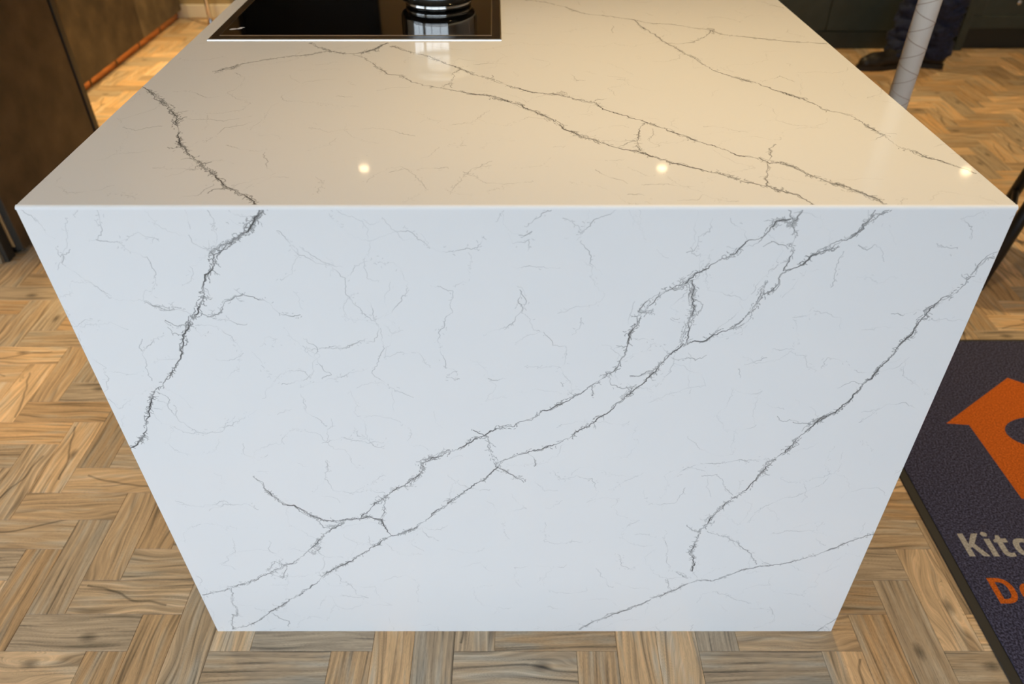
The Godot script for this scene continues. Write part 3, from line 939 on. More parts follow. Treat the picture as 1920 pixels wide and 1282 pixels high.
func vein(pts: PackedVector2Array, w: float, k: float, bush: float) -> void:
	var off := rng.randf() * 1000.0
	if k <= 0.55:
		wisp(pts, w, k, bush, off)
		return
	var main := rough_line(pts, 5.0, off)
	for i in main.size() - 1:
		var t := i * 3.0
		var e := n1.get_noise_2d(t * 0.6, off + 200.0)
		stroke(main[i], main[i + 1], w * clampf(0.95 + 1.1 * e, 0.45, 1.9), k * clampf(0.86 + 0.7 * e, 0.35, 1.0))
	# strands that leave the main line and join it again
	for s in 2:
		var o2 := off + 300.0 + s * 90.0
		for i in main.size() - 1:
			var t := i * 3.0
			var g0 := (n1.get_noise_2d(t * 0.6, o2) * 13.0 + n2.get_noise_2d(t, o2) * 3.0) * bush
			var g1 := (n1.get_noise_2d((t + 3.0) * 0.6, o2) * 13.0 + n2.get_noise_2d(t + 3.0, o2) * 3.0) * bush
			var dir := (main[i + 1] - main[i]).orthogonal().normalized()
			if absf(g0) > 8.0 * bush or n1.get_noise_2d(t * 0.4, o2 + 33.0) < 0.0:
				continue
			stroke(main[i] + dir * g0, main[i + 1] + dir * g1, w * 0.6, k * 0.72)
	# knots of short squiggles, and here and there a longer sprig
	for i in main.size() - 1:
		var dens := clampf(0.15 + 1.7 * n1.get_noise_2d(i * 1.6, off + 500.0), 0.02, 1.2) * bush
		var d := (main[i + 1] - main[i]).angle()
		for q in 2:
			if rng.randf() < dens * 0.75:
				var o := Vector2(rng.randfn(0.0, 3.0), rng.randfn(0.0, 3.0))
				squiggle(main[i] + o, d + rng.randf_range(-1.4, 1.4), rng.randf_range(4.0, 10.0), maxf(0.9, w * 0.62), k * 0.8)
		if rng.randf() < 0.025 + dens * 0.11:
			var side := 1.0 if rng.randf() < 0.5 else -1.0
			sprig(main[i], d + side * rng.randf_range(0.4, 1.3), rng.randf_range(6.0, 17.0), maxf(0.9, w * 0.55), k * 0.75, 1)
		if rng.randf() < dens * 0.05:
			var c := main[i] + Vector2(rng.randfn(0.0, 4.0), rng.randfn(0.0, 4.0))
			var rr := rng.randf_range(2.5, 5.5)
			for a in 7:
				stroke(c + Vector2.from_angle(TAU * a / 7.0) * rr, c + Vector2.from_angle(TAU * (a + 1) / 7.0) * rr * rng.randf_range(0.8, 1.2), w * 0.6, k * 0.7)

# a faint, broken thread
func wisp(pts: PackedVector2Array, w: float, k: float, bush: float, off: float) -> void:
	var main := rough_line(pts, 6.0, off)
	for i in main.size() - 1:
		var e := n1.get_noise_2d(i * 1.7, off + 200.0)
		var kk := k * clampf(0.62 + 1.3 * e, 0.12, 1.1)
		stroke(main[i], main[i + 1], w * clampf(0.9 + 0.8 * e, 0.6, 1.4), kk)
		var d := (main[i + 1] - main[i]).angle()
		var dens := clampf(0.25 + 1.3 * n1.get_noise_2d(i * 1.3, off + 500.0), 0.02, 1.0) * (0.4 + bush)
		if rng.randf() < dens * 0.55:
			squiggle(main[i] + Vector2(rng.randfn(0.0, 4.5), rng.randfn(0.0, 4.5)), d + rng.randf_range(-1.3, 1.3), rng.randf_range(2.5, 7.0), 1.0, k * 0.8)

# cells of hair-thin threads over the whole slab
func threads(cell: float, seed_: int, k: float, share: float) -> void:
	var r := RandomNumberGenerator.new()
	r.seed = seed_
	var pts := PackedVector2Array()
	for j in range(-1, int(ih / cell) + 2):
		for i in range(-1, int(iw / cell) + 2):
			pts.append(Vector2((i + r.randf()) * cell, (j + r.randf()) * cell))
	var ix := Geometry2D.triangulate_delaunay(pts)
	var edges := {}
	for i in range(0, ix.size(), 3):
		var a := pts[ix[i]]
		var b := pts[ix[i + 1]]
		var c := pts[ix[i + 2]]
		var d := 2.0 * (a.x * (b.y - c.y) + b.x * (c.y - a.y) + c.x * (a.y - b.y))
		if absf(d) < 1.0:
			continue
		var o := Vector2(
			(a.length_squared() * (b.y - c.y) + b.length_squared() * (c.y - a.y) + c.length_squared() * (a.y - b.y)) / d,
			(a.length_squared() * (c.x - b.x) + b.length_squared() * (a.x - c.x) + c.length_squared() * (b.x - a.x)) / d)
		for e in [[0, 1], [1, 2], [2, 0]]:
			var key := Vector2i(mini(ix[i + e[0]], ix[i + e[1]]), maxi(ix[i + e[0]], ix[i + e[1]]))
			if edges.has(key):
				if r.randf() < share and o.distance_to(edges[key]) < cell * 2.0:
					var far: Vector2 = edges[key]
					var bulge := (o - far).orthogonal() * r.randf_range(-0.28, 0.28)
					wisp(PackedVector2Array([far, far.lerp(o, 0.3) + bulge * 0.8, far.lerp(o, 0.7) + bulge, o]), 0.9, k * r.randf_range(0.4, 1.2), 0.5, r.randf() * 900.0)
			else:
				edges[key] = o

func slab_texture(w: int, h: int, veins: Array, place: Callable, cell: float, seed_: int) -> ImageTexture:
	iw = w
	ih = h
	ink = PackedByteArray()
	ink.resize(w * h)
	ink.fill(255)
	rng.seed = seed_
	n1 = noise(seed_, 0.022, 2)
	n2 = noise(seed_ + 1, 0.09, 2)
	threads(cell, seed_ + 3, 0.20, 0.36)
	for v in veins:
		var view: Array = VIEW[v[0]]
		var pts := PackedVector2Array()
		var c: Array = v[4]
		for i in range(0, c.size(), 2):
			pts.append(place.call(view[0] + c[i] / view[2], view[1] + c[i + 1] / view[2]))
		vein(pts, v[1] * (1.15 if veins == TOP else 1.0), v[2], v[3] * (1.15 if veins == TOP else 1.05))
	var im := Image.create_from_data(w, h, false, Image.FORMAT_L8, ink)
	im.convert(Image.FORMAT_RGBA8)
	return ImageTexture.create_from_image(im)

func front_texel(px: float, py: float) -> Vector2:
	var p := on_plane(px, py, 0.0)
	return Vector2((p.x + 0.64) / 1.28 * 2048.0, (TOP_H - p.y) / 0.92 * 1472.0)

func top_texel(px: float, py: float) -> Vector2:
	var p := on_level(px, py, TOP_H)
	return Vector2((p.x + 0.64) / 1.28 * 2048.0, -p.z / 1.28 * 2048.0)

func island() -> void:
	var t := thing("island_worktop", "white veined quartz worktop with a waterfall end panel down to the floor", "worktop")
	var mf: StandardMaterial3D = M.quartz.duplicate()
	mf.albedo_texture = slab_texture(2048, 1472, FRONT, front_texel, 95.0, 40)
	var mt: StandardMaterial3D = M.quartz.duplicate()
	mt.albedo_texture = slab_texture(2048, 2048, TOP, top_texel, 110.0, 80)
	var xl := -0.593
	var xr := 0.604
	var zb := -2.3
	var c := 0.0045
	var th := 0.02
	# waterfall panel (leans a hair sideways in its own plane)
	var st := begin()
	var pf := func(x: float, y: float, z: float) -> Vector3: return Vector3(x + SH_FRONT * (TOP_H - y), y, z)
	var uvf := func(v: Vector3) -> Vector2: return Vector2((v.x + 0.64) / 1.28, (TOP_H - v.y) / 0.92)
	var e := 0.0012
	var f := [pf.call(xl + e, 0.0, 0.0), pf.call(xl + e, TOP_H - c, 0.0), pf.call(xr - e, TOP_H - c, 0.0), pf.call(xr - e, 0.0, 0.0)]
	var fs := [pf.call(xl, 0.0, -e), pf.call(xl, TOP_H - c, -e), pf.call(xr, TOP_H - c, -e), pf.call(xr, 0.0, -e)]
	var g := [pf.call(xl, 0.0, -th), pf.call(xl, TOP_H - c, -th), pf.call(xr, TOP_H - c, -th), pf.call(xr, 0.0, -th)]
	var faces := [[f[0], f[1], f[2], f[3]], [g[3], g[2], g[1], g[0]], [fs[0], fs[1], f[1], f[0]], [f[3], f[2], fs[2], fs[3]],
		[g[0], g[1], fs[1], fs[0]], [fs[3], fs[2], g[2], g[3]], [f[0], f[3], fs[3], fs[0]]]
	for q in faces:
		for i in [0, 1, 2, 0, 2, 3]:
			st.set_uv(uvf.call(q[i]))
			st.add_vertex(q[i])
	obj("waterfall_panel", done(st), mf, t)
	# worktop slab
	st = begin()
	var pt := func(x: float, y: float, z: float) -> Vector3: return Vector3(x + SH_TOP * z, y, z)
	var uvt := func(v: Vector3) -> Vector2: return Vector2((v.x + 0.64) / 1.28, -v.z / 1.28)
	var y1 := TOP_H
	var y0 := TOP_H - th
	var a := [pt.call(xl + e, y1, zb + e), pt.call(xr - e, y1, zb + e), pt.call(xr - e, y1, -c), pt.call(xl + e, y1, -c)]
	var b := [pt.call(xl, y1 - e, zb), pt.call(xr, y1 - e, zb), pt.call(xr, y1 - e, -c), pt.call(xl, y1 - e, -c)]
	var d := [pt.call(xl, y0, zb), pt.call(xr, y0, zb), pt.call(xr, y0, -th), pt.call(xl, y0, -th)]
	faces = [[a[0], a[1], a[2], a[3]], [d[3], d[2], d[1], d[0]], [b[1], a[1], a[0], b[0]], [b[2], a[2], a[1], b[1]], [b[0], a[0], a[3], b[3]],
		[d[1], b[1], b[0], d[0]], [d[2], b[2], b[1], d[1]], [d[0], b[0], b[3], d[3]]]
	for q in faces:
		for i in [0, 1, 2, 0, 2, 3]:
			st.set_uv(uvt.call(q[i]))
			st.add_vertex(q[i])
	obj("top_slab", done(st), mt, t)
	# polished mitre between the two
	st = begin()
	var n := 4
	for i in n:
		var a0 := PI / 2 * i / n
		var a1 := PI / 2 * (i + 1) / n
		var q0 := Vector2(TOP_H - c + c * sin(a0), -c + c * cos(a0))
		var q1 := Vector2(TOP_H - c + c * sin(a1), -c + c * cos(a1))
		quad(st, Vector3(xl, q0.x, q0.y), Vector3(xl, q1.x, q1.y), Vector3(xr, q1.x, q1.y), Vector3(xr, q0.x, q0.y))
		tri(st, Vector3(xl, TOP_H - c, -c), Vector3(xl, q1.x, q1.y), Vector3(xl, q0.x, q0.y))
		tri(st, Vector3(xr, TOP_H - c, -c), Vector3(xr, q0.x, q0.y), Vector3(xr, q1.x, q1.y))
	obj("mitred_edge", done(st), mat(M.quartz.albedo_color, 0.4), t)
	# base cabinets below it
	for k in 3:
		var u := thing("island_cabinet", ["dark island base cabinet just behind the waterfall panel", "dark island base cabinet under the hob", "dark island base cabinet at the far end of the island"][k], "cabinet", Vector3(-0.01, 0, -0.03 - 0.74 * k), "island base cabinets")
		obj("carcass", box(Vector3(-0.52, 0.1, -0.735), Vector3(0.52, 0.899, 0.0), 0.002), M.unit_dark, u)
		obj("plinth", box(Vector3(-0.48, 0.0, -0.735), Vector3(0.48, 0.099, 0.0)), M.black, u)
		for s in [-1, 1]:
			var dx: float = 0.522 * s
			var o := obj("door", box(Vector3(minf(dx, dx + 0.02 * s), 0.11, -0.732), Vector3(maxf(dx, dx + 0.02 * s), 0.86, -0.003), 0.0015), M.unit_door, u)
			obj("handle_rail", box(Vector3(minf(dx, dx + 0.02 * s), 0.863, -0.732), Vector3(maxf(dx, dx + 0.02 * s), 0.89, -0.003), 0.001), M.black, o)

# ---------------------------------------------------------------- hob and pan
func hob_and_pan() -> void:
	var x0 := -0.5625
	var x1 := -0.0075
	var zf := -0.6574
	var zb := -1.43
	var t := thing("induction_hob", "black glass induction hob with steel trim set on the quartz worktop", "hob", Vector3(0, TOP_H, 0))
	var sk := func(x: float, y: float, z: float) -> Vector3: return Vector3(x + SH_TOP * z, y, z)
	# steel trim: a low frame with sloped outer faces
	var ring := func(inset: float, y: float) -> Array:
		return [sk.call(x0 + inset, y, zb + inset), sk.call(x1 - inset, y, zb + inset), sk.call(x1 - inset, y, zf - inset), sk.call(x0 + inset, y, zf - inset)]
	var band := func(st: SurfaceTool, lo: Array, hi: Array) -> void:
		for i in 4:
			var k := (i + 1) % 4
			quad(st, lo[k], hi[k], hi[i], lo[i])
	var st := begin()
	band.call(st, ring.call(0.0, 0.0), ring.call(0.0006, 0.0022))
	band.call(st, ring.call(0.0006, 0.0022), ring.call(0.0025, 0.0032))
	obj("steel_trim", done(st), M.steel, t)
	st = begin()
	band.call(st, ring.call(0.0025, 0.0032), ring.call(0.0185, 0.0044))
	obj("bevelled_rim", done(st), M.glass_rim, t)
	st = begin()
	band.call(st, ring.call(0.0185, 0.0044), ring.call(0.0205, 0.0052))
	obj("inner_edge", done(st), M.steel, t)
	st = begin()
	var q: Array = ring.call(0.0205, 0.0052)
	quad(st, q[0], q[1], q[2], q[3])
	obj("glass_plate", done(st), M.glass_black, t)
	# small printed mark in the front left corner, two rounded strokes
	st = begin()
	for m in [[0.0, 0.0, 0.0075, 0.0042, 0.3], [0.0105, -0.004, 0.0062, 0.0036, 0.5], [0.014, -0.011, 0.0055, 0.002, 0.1]]:
		var poly := PackedVector2Array()
		for i in 14:
			var a := TAU * i / 14.0
			var v := Vector2(cos(a) * m[2], sin(a) * m[3]).rotated(-m[4])
			poly.append(Vector2(-0.541 + m[0], -0.717 + m[1]) + v)
		add_prism(st, poly, 0.0052, 0.0054)
	obj("printed_mark", done(st), M.mark, t)
	# saucepan
	var y := TOP_H + 0.0053
	var p := thing("saucepan", "polished steel saucepan standing on the black hob", "saucepan", Vector3(-0.157, y, -0.905))
	obj("base_disc", lathe([Vector2(0, 0), Vector2(0.066, 0.0), Vector2(0.069, 0.0015), Vector2(0.070, 0.005), Vector2(0.0705, 0.0075), Vector2(0.069, 0.0095)], 96), M.polished, p)
	obj("body", lathe([Vector2(0.069, 0.0095), Vector2(0.0735, 0.0115), Vector2(0.0785, 0.0145), Vector2(0.0808, 0.0195), Vector2(0.0812, 0.03), Vector2(0.082, 0.118), Vector2(0.0865, 0.123), Vector2(0.0862, 0.1245), Vector2(0.080, 0.119), Vector2(0.079, 0.02), Vector2(0.0, 0.012)], 96), M.polished, p)
	for s in [-1.0, 1.0]:
		obj("handle", tube([Vector3(-0.035, 0.098, s * 0.078), Vector3(-0.032, 0.1, s * 0.108), Vector3(0.0, 0.101, s * 0.118), Vector3(0.032, 0.1, s * 0.108), Vector3(0.035, 0.098, s * 0.078)], [0.0045]), M.steel, p)

# ---------------------------------------------------------------- brown units on the left
func left_units() -> void:
	var fx := -1.66
	var t := thing("tall_housing_unit", "dark brown tall unit with a slab door standing forward of the cabinet run", "cabinet")
	obj("carcass", box(Vector3(X0 + 0.002, 0.0, -2.06), Vector3(fx - 0.032, 2.12, -1.415), 0.001), M.unit_dark, t)
	obj("gable_edge", box(Vector3(fx - 0.060, 0.03, -1.414), Vector3(fx - 0.028, 2.12, -1.398), 0.001), M.gable, t)
	obj("door", box(Vector3(fx - 0.024, 0.02, -2.052), Vector3(fx, 2.10, -1.398), 0.0015), M.unit_door, t)
	obj("dark_edge_strip", box(Vector3(fx - 0.02, 0.0, -2.092), Vector3(fx + 0.004, 2.12, -2.061), 0.001), M.unit_dark, t)
	obj("side_edge", box(Vector3(fx - 0.023, 0.021, -1.3975), Vector3(fx - 0.001, 2.099, -1.3955), 0.0004), M.unit_dark, t)
	var e := thing("end_panel", "pale taupe end panel beside the brown tall unit", "panel")
	obj("board", box(Vector3(X0 + 0.002, 0.0, -1.394), Vector3(-1.712, 2.12, -1.34), 0.002), M.unit_pale, e)
	obj("edge_strip", box(Vector3(-1.711, 0.0, -1.394), Vector3(-1.695, 2.12, -1.352), 0.001), M.unit_dark, e)
	var fx2 := -2.14
	var zs := [-2.10, -2.92, -3.717, -4.335]
	for k in 3:
		var za: float = zs[k + 1]
		var zb: float = zs[k]
		var u := thing("tall_cabinet", ["dark brown tall cabinet next to the forward unit", "dark brown tall cabinet in the middle of the run", "greyer brown tall cabinet nearest the mustard wall"][k], "cabinet", Vector3.ZERO, "tall cabinets along the left wall")
		obj("carcass", box(Vector3(X0 + 0.002, 0.06, za), Vector3(fx2 - 0.024, 2.12, zb), 0.001), M.unit_dark, u)
		var d := obj("door", box(Vector3(fx2 - 0.022, 0.053, za + 0.0015), Vector3(fx2, 2.10, zb - 0.0015), 0.0015), M.unit_door if k < 2 else M.unit_door_grey, u)
		obj("handle", box(Vector3(fx2, 0.45, zb - 0.024), Vector3(fx2 + 0.018, 0.95, zb - 0.008), 0.003), M.steel, d)
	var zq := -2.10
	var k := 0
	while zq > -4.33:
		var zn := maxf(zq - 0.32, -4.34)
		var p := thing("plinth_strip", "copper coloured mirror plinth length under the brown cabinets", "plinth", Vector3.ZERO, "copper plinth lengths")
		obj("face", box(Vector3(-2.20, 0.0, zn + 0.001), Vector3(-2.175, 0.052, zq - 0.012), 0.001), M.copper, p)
		obj("joint_reflection", box(Vector3(-2.199, 0.0, zq - 0.011), Vector3(-2.171, 0.052, zq - 0.001), 0.001), M.gable, p)  # pale bar imitating the plank joints mirrored in the plinth
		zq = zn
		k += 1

# ---------------------------------------------------------------- green units at the back right
func green_units() -> void:
	var zf := -3.70
	var h := 0.88
	# flat fronted units
	for k in 2:
		var xa := 1.06 + 0.74 * k
		var u := thing("green_cabinet", ["dark green flat fronted base cabinet further from the person", "dark green flat fronted base cabinet behind the person"][k], "cabinet", Vector3(xa, 0, zf), "green base cabinets")
		obj("carcass", box(Vector3(0.0, 0.1, Z0 - zf + 0.003), Vector3(0.739, h, -0.001)), M.green_dark, u)
		obj("door", box(Vector3(0.0015, 0.104, 0.0), Vector3(0.7375, h - 0.004, 0.02), 0.002), M.green, u)
		obj("plinth", box(Vector3(0.0, 0.0, -0.02), Vector3(0.739, 0.098, 0.008), 0.001), M.green, u)
	var e := thing("cabinet_end_post", "dark green end post reaching the floor beside the panelled cabinet", "panel", Vector3(2.575, 0, zf))
	obj("face", box(Vector3(-0.015, 0.0, -0.60), Vector3(0.03, h, 0.045), 0.002), M.green, e)
	# panelled (framed door) unit
	var u2 := thing("panelled_cabinet", "dark green framed door base cabinet with a small knob", "cabinet", Vector3(2.61, 0, zf))
	obj("carcass", box(Vector3(0.0, 0.112, Z0 - zf + 0.003), Vector3(0.99, h, -0.001)), M.green_dark, u2)
	obj("plinth", box(Vector3(0.0, 0.0, -0.03), Vector3(0.99, 0.111, -0.004), 0.001), M.green_dark, u2)
	for k in 2:
		var xa := 0.002 + 0.494 * k
		var d := obj("door", box(Vector3(xa + 0.05, 0.18, 0.0), Vector3(xa + 0.44, h - 0.07, 0.012), 0.001), M.green, u2)
		for b in [[xa, 0.116, xa + 0.49, 0.186], [xa, h - 0.075, xa + 0.49, h - 0.004], [xa, 0.187, xa + 0.06, h - 0.076], [xa + 0.43, 0.187, xa + 0.49, h - 0.076]]:
			obj("door_rail", box(Vector3(b[0], b[1], 0.0), Vector3(b[2], b[3], 0.022), 0.003), M.green, d)
		obj("knob", lathe([Vector2(0, 0), Vector2(0.006, 0), Vector2(0.006, 0.012), Vector2(0.015, 0.02), Vector2(0.012, 0.028), Vector2(0, 0.03)], 24), M.chrome, d, Vector3(0.225 + 0.07 * k, 0.262, 0.022)).rotation_degrees.x = 90
	var w := thing("green_units_worktop", "pale worktop over the dark green base cabinets", "worktop", Vector3(1.12, 0.881, zf))
	obj("slab", box(Vector3(0.0, 0.0, Z0 - zf + 0.003), Vector3(2.48, 0.03, 0.035), 0.003), M.quartz, w)

# ---------------------------------------------------------------- mat
func door_mat() -> void:
	var x0 := 0.915
	var x1 := 1.785
	var z0 := -0.922
	var z1 := 0.33
	var t := thing("door_mat", "charcoal carpet mat with an orange house emblem and lettering", "mat", Vector3.ZERO)
	var rub := mat(Color(0.17, 0.16, 0.14), 0.6)
	obj("rubber_edge", box(Vector3(x0, 0.0002, z0), Vector3(x1, 0.004, z1), 0.002), rub, t)
	var carpet := mat(Color(0.42, 0.41, 0.52), 0.95, 0.0, 0.25)
	tri_tex(carpet, speckle(31, 0.16, 0.25, 1.0, 3, 512), 2.2)
	var or_ := mat(Color(0.90, 0.45, 0.15), 0.95, 0.0, 0.25)
	tri_tex(or_, speckle(32, 0.16, 0.62, 1.0, 3, 512), 2.2)
	var gry := mat(Color(0.80, 0.77, 0.72), 0.95, 0.0, 0.25)
	tri_tex(gry, speckle(33, 0.16, 0.62, 1.0, 3, 512), 2.2)
	obj("carpet_pile", box(Vector3(x0 + 0.021, 0.004, z0 + 0.012), Vector3(x1 - 0.021, 0.0075, z1 - 0.02), 0.0015), carpet, t)
	var y := 0.0076
	# house emblem with a round hole
	var cx := 1.352
	var half := [[0.0, -0.746], [-0.248, -0.569], [-0.193, -0.563], [-0.188, -0.324]]
	var poly := PackedVector2Array()
	for q in half:
		poly.append(Vector2(cx + q[0], q[1]))
	for i in range(half.size() - 1, 0, -1):
		poly.append(Vector2(cx - half[i][0], half[i][1]))
	var hole := PackedVector2Array()
	for i in 40:
		var a := TAU * i / 40
		hole.append(Vector2(cx + cos(a) * 0.114, -0.532 + sin(a) * 0.062))
	var st := begin()
	# ring of quads cut at the middle so that each half is a simple outline
	for s in [-1.0, 1.0]:
		var side := PackedVector2Array([Vector2(cx, half[0][1])])
		for i in range(1, half.size()):
			side.append(Vector2(cx + s * half[i][0], half[i][1]))
		side.append(Vector2(cx, half[3][1]))
		for i in 21:
			var a := PI / 2 + PI * i / 20.0
			side.append(Vector2(cx + s * cos(a) * 0.114, -0.532 + sin(a) * 0.062))
		add_prism(st, side, 0.0065, y)
	obj("house_emblem", done(st), or_, t)
	for w in [["Kitchen", gry, 0.970, -0.1675, 0.082], ["Design", or_, 0.978, -0.0555, 0.082]]:
		var tm := TextMesh.new()
		var fnt := SystemFont.new()
		fnt.font_names = PackedStringArray(["Droid Sans"])
		fnt.font_weight = 700
		tm.font = fnt
		tm.text = w[0]
		tm.font_size = 64
		tm.pixel_size = w[4] / 64.0
		tm.depth = 0.001
		tm.horizontal_alignment = HORIZONTAL_ALIGNMENT_LEFT
		tm.vertical_alignment = VERTICAL_ALIGNMENT_BOTTOM
		var o := obj("lettering", tm, w[1], t)
		var bb := tm.get_aabb()
		o.rotation_degrees.x = -90
		var tall := tm.duplicate()
		tall.text = "D"
		var base: float = tall.get_aabb().position.y
		o.position = Vector3(w[2] - bb.position.x, y - 0.0003, w[3])
		o.position.z += base

# ---------------------------------------------------------------- posts
func white_post() -> void:
	var t := thing("support_post", "slim white round post wrapped in criss-cross twine beside the island", "post", Vector3(1.047, 0, -1.2))
	var r := 0.0275
	obj("shaft", lathe([Vector2(0, 0.0), Vector2(r - 0.001, 0.0), Vector2(r, 0.001), Vector2(r, CH - 0.002), Vector2(0, CH - 0.002)], 48), mat(Color(0.87, 0.86, 0.84), 0.5), t)
	var twine := mat(Color(0.64, 0.57, 0.52), 0.8)
	for s in [-1.0, 1.0]:
		var pts := []
		var n := 20 * 20
		for i in n + 1:
			var a: float = s * TAU * i / 20.0 + 0.6
			pts.append(Vector3(cos(a) * (r + 0.0002), 0.35 + 0.066 * i / 20.0, sin(a) * (r + 0.0002)))
		obj("twine", tube(pts, [0.0008], 5), twine, t)

func chrome_post() -> void:
	var t := thing("chrome_stand", "slim chrome post on a round foot in front of the cream skirting", "stand", Vector3(-1.905, 0, -4.17))
	obj("foot", lathe([Vector2(0, 0), Vector2(0.022, 0), Vector2(0.022, 0.012), Vector2(0.014, 0.03), Vector2(0.0125, 0.05)], 24), M.chrome, t)
	obj("pole", lathe([Vector2(0.0125, 0.05), Vector2(0.0125, 1.02), Vector2(0, 1.025)], 24), M.chrome, t)

# ---------------------------------------------------------------- stool
func stool() -> void:
	var feet := [Vector3(1.492, 0, -1.195), Vector3(1.725, 0, -1.575), Vector3(2.10, 0, -1.345), Vector3(1.87, 0, -0.965)]
	var mid: Vector3 = (feet[0] + feet[1] + feet[2] + feet[3]) / 4.0
	var t := thing("bar_stool", "black wooden stool with splayed legs standing past the island corner", "stool", Vector3(mid.x, 0, mid.z))
	var m := mat(Color(0.075, 0.072, 0.065), 0.42)
	var at := func(i: int, h: float) -> Vector3:
		var f: Vector3 = feet[i] - Vector3(mid.x, 0, mid.z)
		return f * (1.0 - 0.55 * h / 0.66 * 0.72) + Vector3(0, h, 0)
	for i in 4:
		obj("leg", tube([at.call(i, 0.0), at.call(i, 0.25), at.call(i, 0.63)], [0.0175, 0.019, 0.016], 14), m, t)
	for i in 4:
		var k := (i + 1) % 4
		var h := 0.17 if i % 2 == 0 else 0.24
		obj("stretcher", tube([at.call(i, h), at.call(k, h)], [0.011], 10), m, t)
	obj("seat", lathe([Vector2(0, 0.625), Vector2(0.15, 0.625), Vector2(0.172, 0.635), Vector2(0.175, 0.65), Vector2(0.165, 0.66), Vector2(0, 0.652)], 40), m, t)

# ---------------------------------------------------------------- person
# surface of a set of tapered bones [a, b, ra, rb] joined smoothly, cut below y0 and above y1
func nets(bones: Array, k: float, cell: float, y0 := -9.0, y1 := 9.0, fold := 0.0, flat_k := 1.0) -> ArrayMesh:
	var lo := Vector3(1e9, 1e9, 1e9)
	var hi := -lo
	for b in bones:
		var r: float = maxf(b[2], b[3]) + cell * 2.0 + fold
		for e in [b[0], b[1]]:
			lo = lo.min(e - Vector3(r, r, r))
			hi = hi.max(e + Vector3(r, r, r))
	lo.y = maxf(lo.y, y0 - cell * 2.0)
	hi.y = minf(hi.y, y1 + cell * 2.0)
	var nx := int(ceil((hi.x - lo.x) / cell)) + 1
	var ny := int(ceil((hi.y - lo.y) / cell)) + 1
	var nz := int(ceil((hi.z - lo.z) / cell)) + 1
	var val := PackedFloat32Array()
	val.resize(nx * ny * nz)
	val.fill(1.0)
	var fn := noise(91, 9.0, 2)
	# visit only the nodes near each bone
	var near := {}
	for b in bones:
		var a: Vector3 = b[0]
		var c: Vector3 = b[1]
		var ra: float = b[2]
		var rb: float = b[3]
		var m := maxf(ra, rb) + cell * 2.5 + fold + k
		var l := (a.min(c) - Vector3(m, m, m) - lo) / cell
		var h := (a.max(c) + Vector3(m, m, m) - lo) / cell
		var ac := c - a
		var l2 := maxf(ac.length_squared(), 1e-9)
		for z in range(maxi(int(l.z), 0), mini(int(h.z) + 2, nz)):
			for y in range(maxi(int(l.y), 0), mini(int(h.y) + 2, ny)):
				for x in range(maxi(int(l.x), 0), mini(int(h.x) + 2, nx)):
					var p := lo + Vector3(x, y, z) * cell
					var t := clampf((p - a).dot(ac) / l2, 0.0, 1.0)
					var d := (p - a - ac * t).length() - lerpf(ra, rb, t)
					var i := (z * ny + y) * nx + x
					var o := val[i]
					var g := maxf(k - absf(d - o), 0.0)
					val[i] = minf(d, o) - g * g / (4.0 * k)
	for z in nz:
		for y in ny:
			var py := lo.y + y * cell
			for x in nx:
				var i := (z * ny + y) * nx + x
				var d := val[i]
				if fold > 0.0 and d < 0.1:
					d += fold * fn.get_noise_3d(lo.x + x * cell, py * 2.2, lo.z + z * cell) * 2.0
				val[i] = maxf(d, maxf(y0 - py, py - y1))
	var vid := PackedInt32Array()
	vid.resize(nx * ny * nz)
	vid.fill(-1)
	var verts := PackedVector3Array()
	var idx := PackedInt32Array()
	var corner := [[0, 0, 0], [1, 0, 0], [0, 1, 0], [1, 1, 0], [0, 0, 1], [1, 0, 1], [0, 1, 1], [1, 1, 1]]
	var edge := [[0, 1], [2, 3], [4, 5], [6, 7], [0, 2], [1, 3], [4, 6], [5, 7], [0, 4], [1, 5], [2, 6], [3, 7]]
	var sy := nx
	var sz := nx * ny
	for z in nz - 1:
		for y in ny - 1:
			for x in nx - 1:
				var i := z * sz + y * sy + x
				var v := [val[i], val[i + 1], val[i + sy], val[i + sy + 1], val[i + sz], val[i + sz + 1], val[i + sz + sy], val[i + sz + sy + 1]]
				var n := 0
				for q in v:
					if q < 0.0:
						n += 1
				if n == 0 or n == 8:
					continue
				var s := Vector3.ZERO
				var c := 0
				for e in edge:
					var a: float = v[e[0]]
					var b: float = v[e[1]]
					if (a < 0.0) != (b < 0.0):
						var t := a / (a - b)
						var p0 := Vector3(corner[e[0]][0], corner[e[0]][1], corner[e[0]][2])
						var p1 := Vector3(corner[e[1]][0], corner[e[1]][1], corner[e[1]][2])
						s += p0.lerp(p1, t)
						c += 1
				vid[i] = verts.size()
				verts.append(lo + (Vector3(x, y, z) + s / c) * cell)
	for z in range(1, nz - 1):
		for y in range(1, ny - 1):
			for x in range(1, nx - 1):
				var i := z * sz + y * sy + x
				var here := val[i] < 0.0
				for ax in 3:
					var step: int = [1, sy, sz][ax]
					var there := val[i + step] < 0.0
					if here == there:
						continue
					var u: int = [sy, sz, 1][ax]
					var w: int = [sz, 1, sy][ax]
					var q := [vid[i], vid[i - u], vid[i - u - w], vid[i - w]]
					if q.min() < 0:
						continue
					if here:
						for e in [0, 2, 1, 0, 3, 2]:
							idx.append(q[e])
					else:
						for e in [0, 1, 2, 0, 2, 3]:
							idx.append(q[e])
	var nor := PackedVector3Array()
	nor.resize(verts.size())
	for i in range(0, idx.size(), 3):
		var n := (verts[idx[i + 2]] - verts[idx[i]]).cross(verts[idx[i + 1]] - verts[idx[i]])
		for e in 3:
			nor[idx[i + e]] += n
	for i in nor.size():
		nor[i] = nor[i].normalized()
	var arr := []
	arr.resize(Mesh.ARRAY_MAX)
	arr[Mesh.ARRAY_VERTEX] = verts
	arr[Mesh.ARRAY_NORMAL] = nor
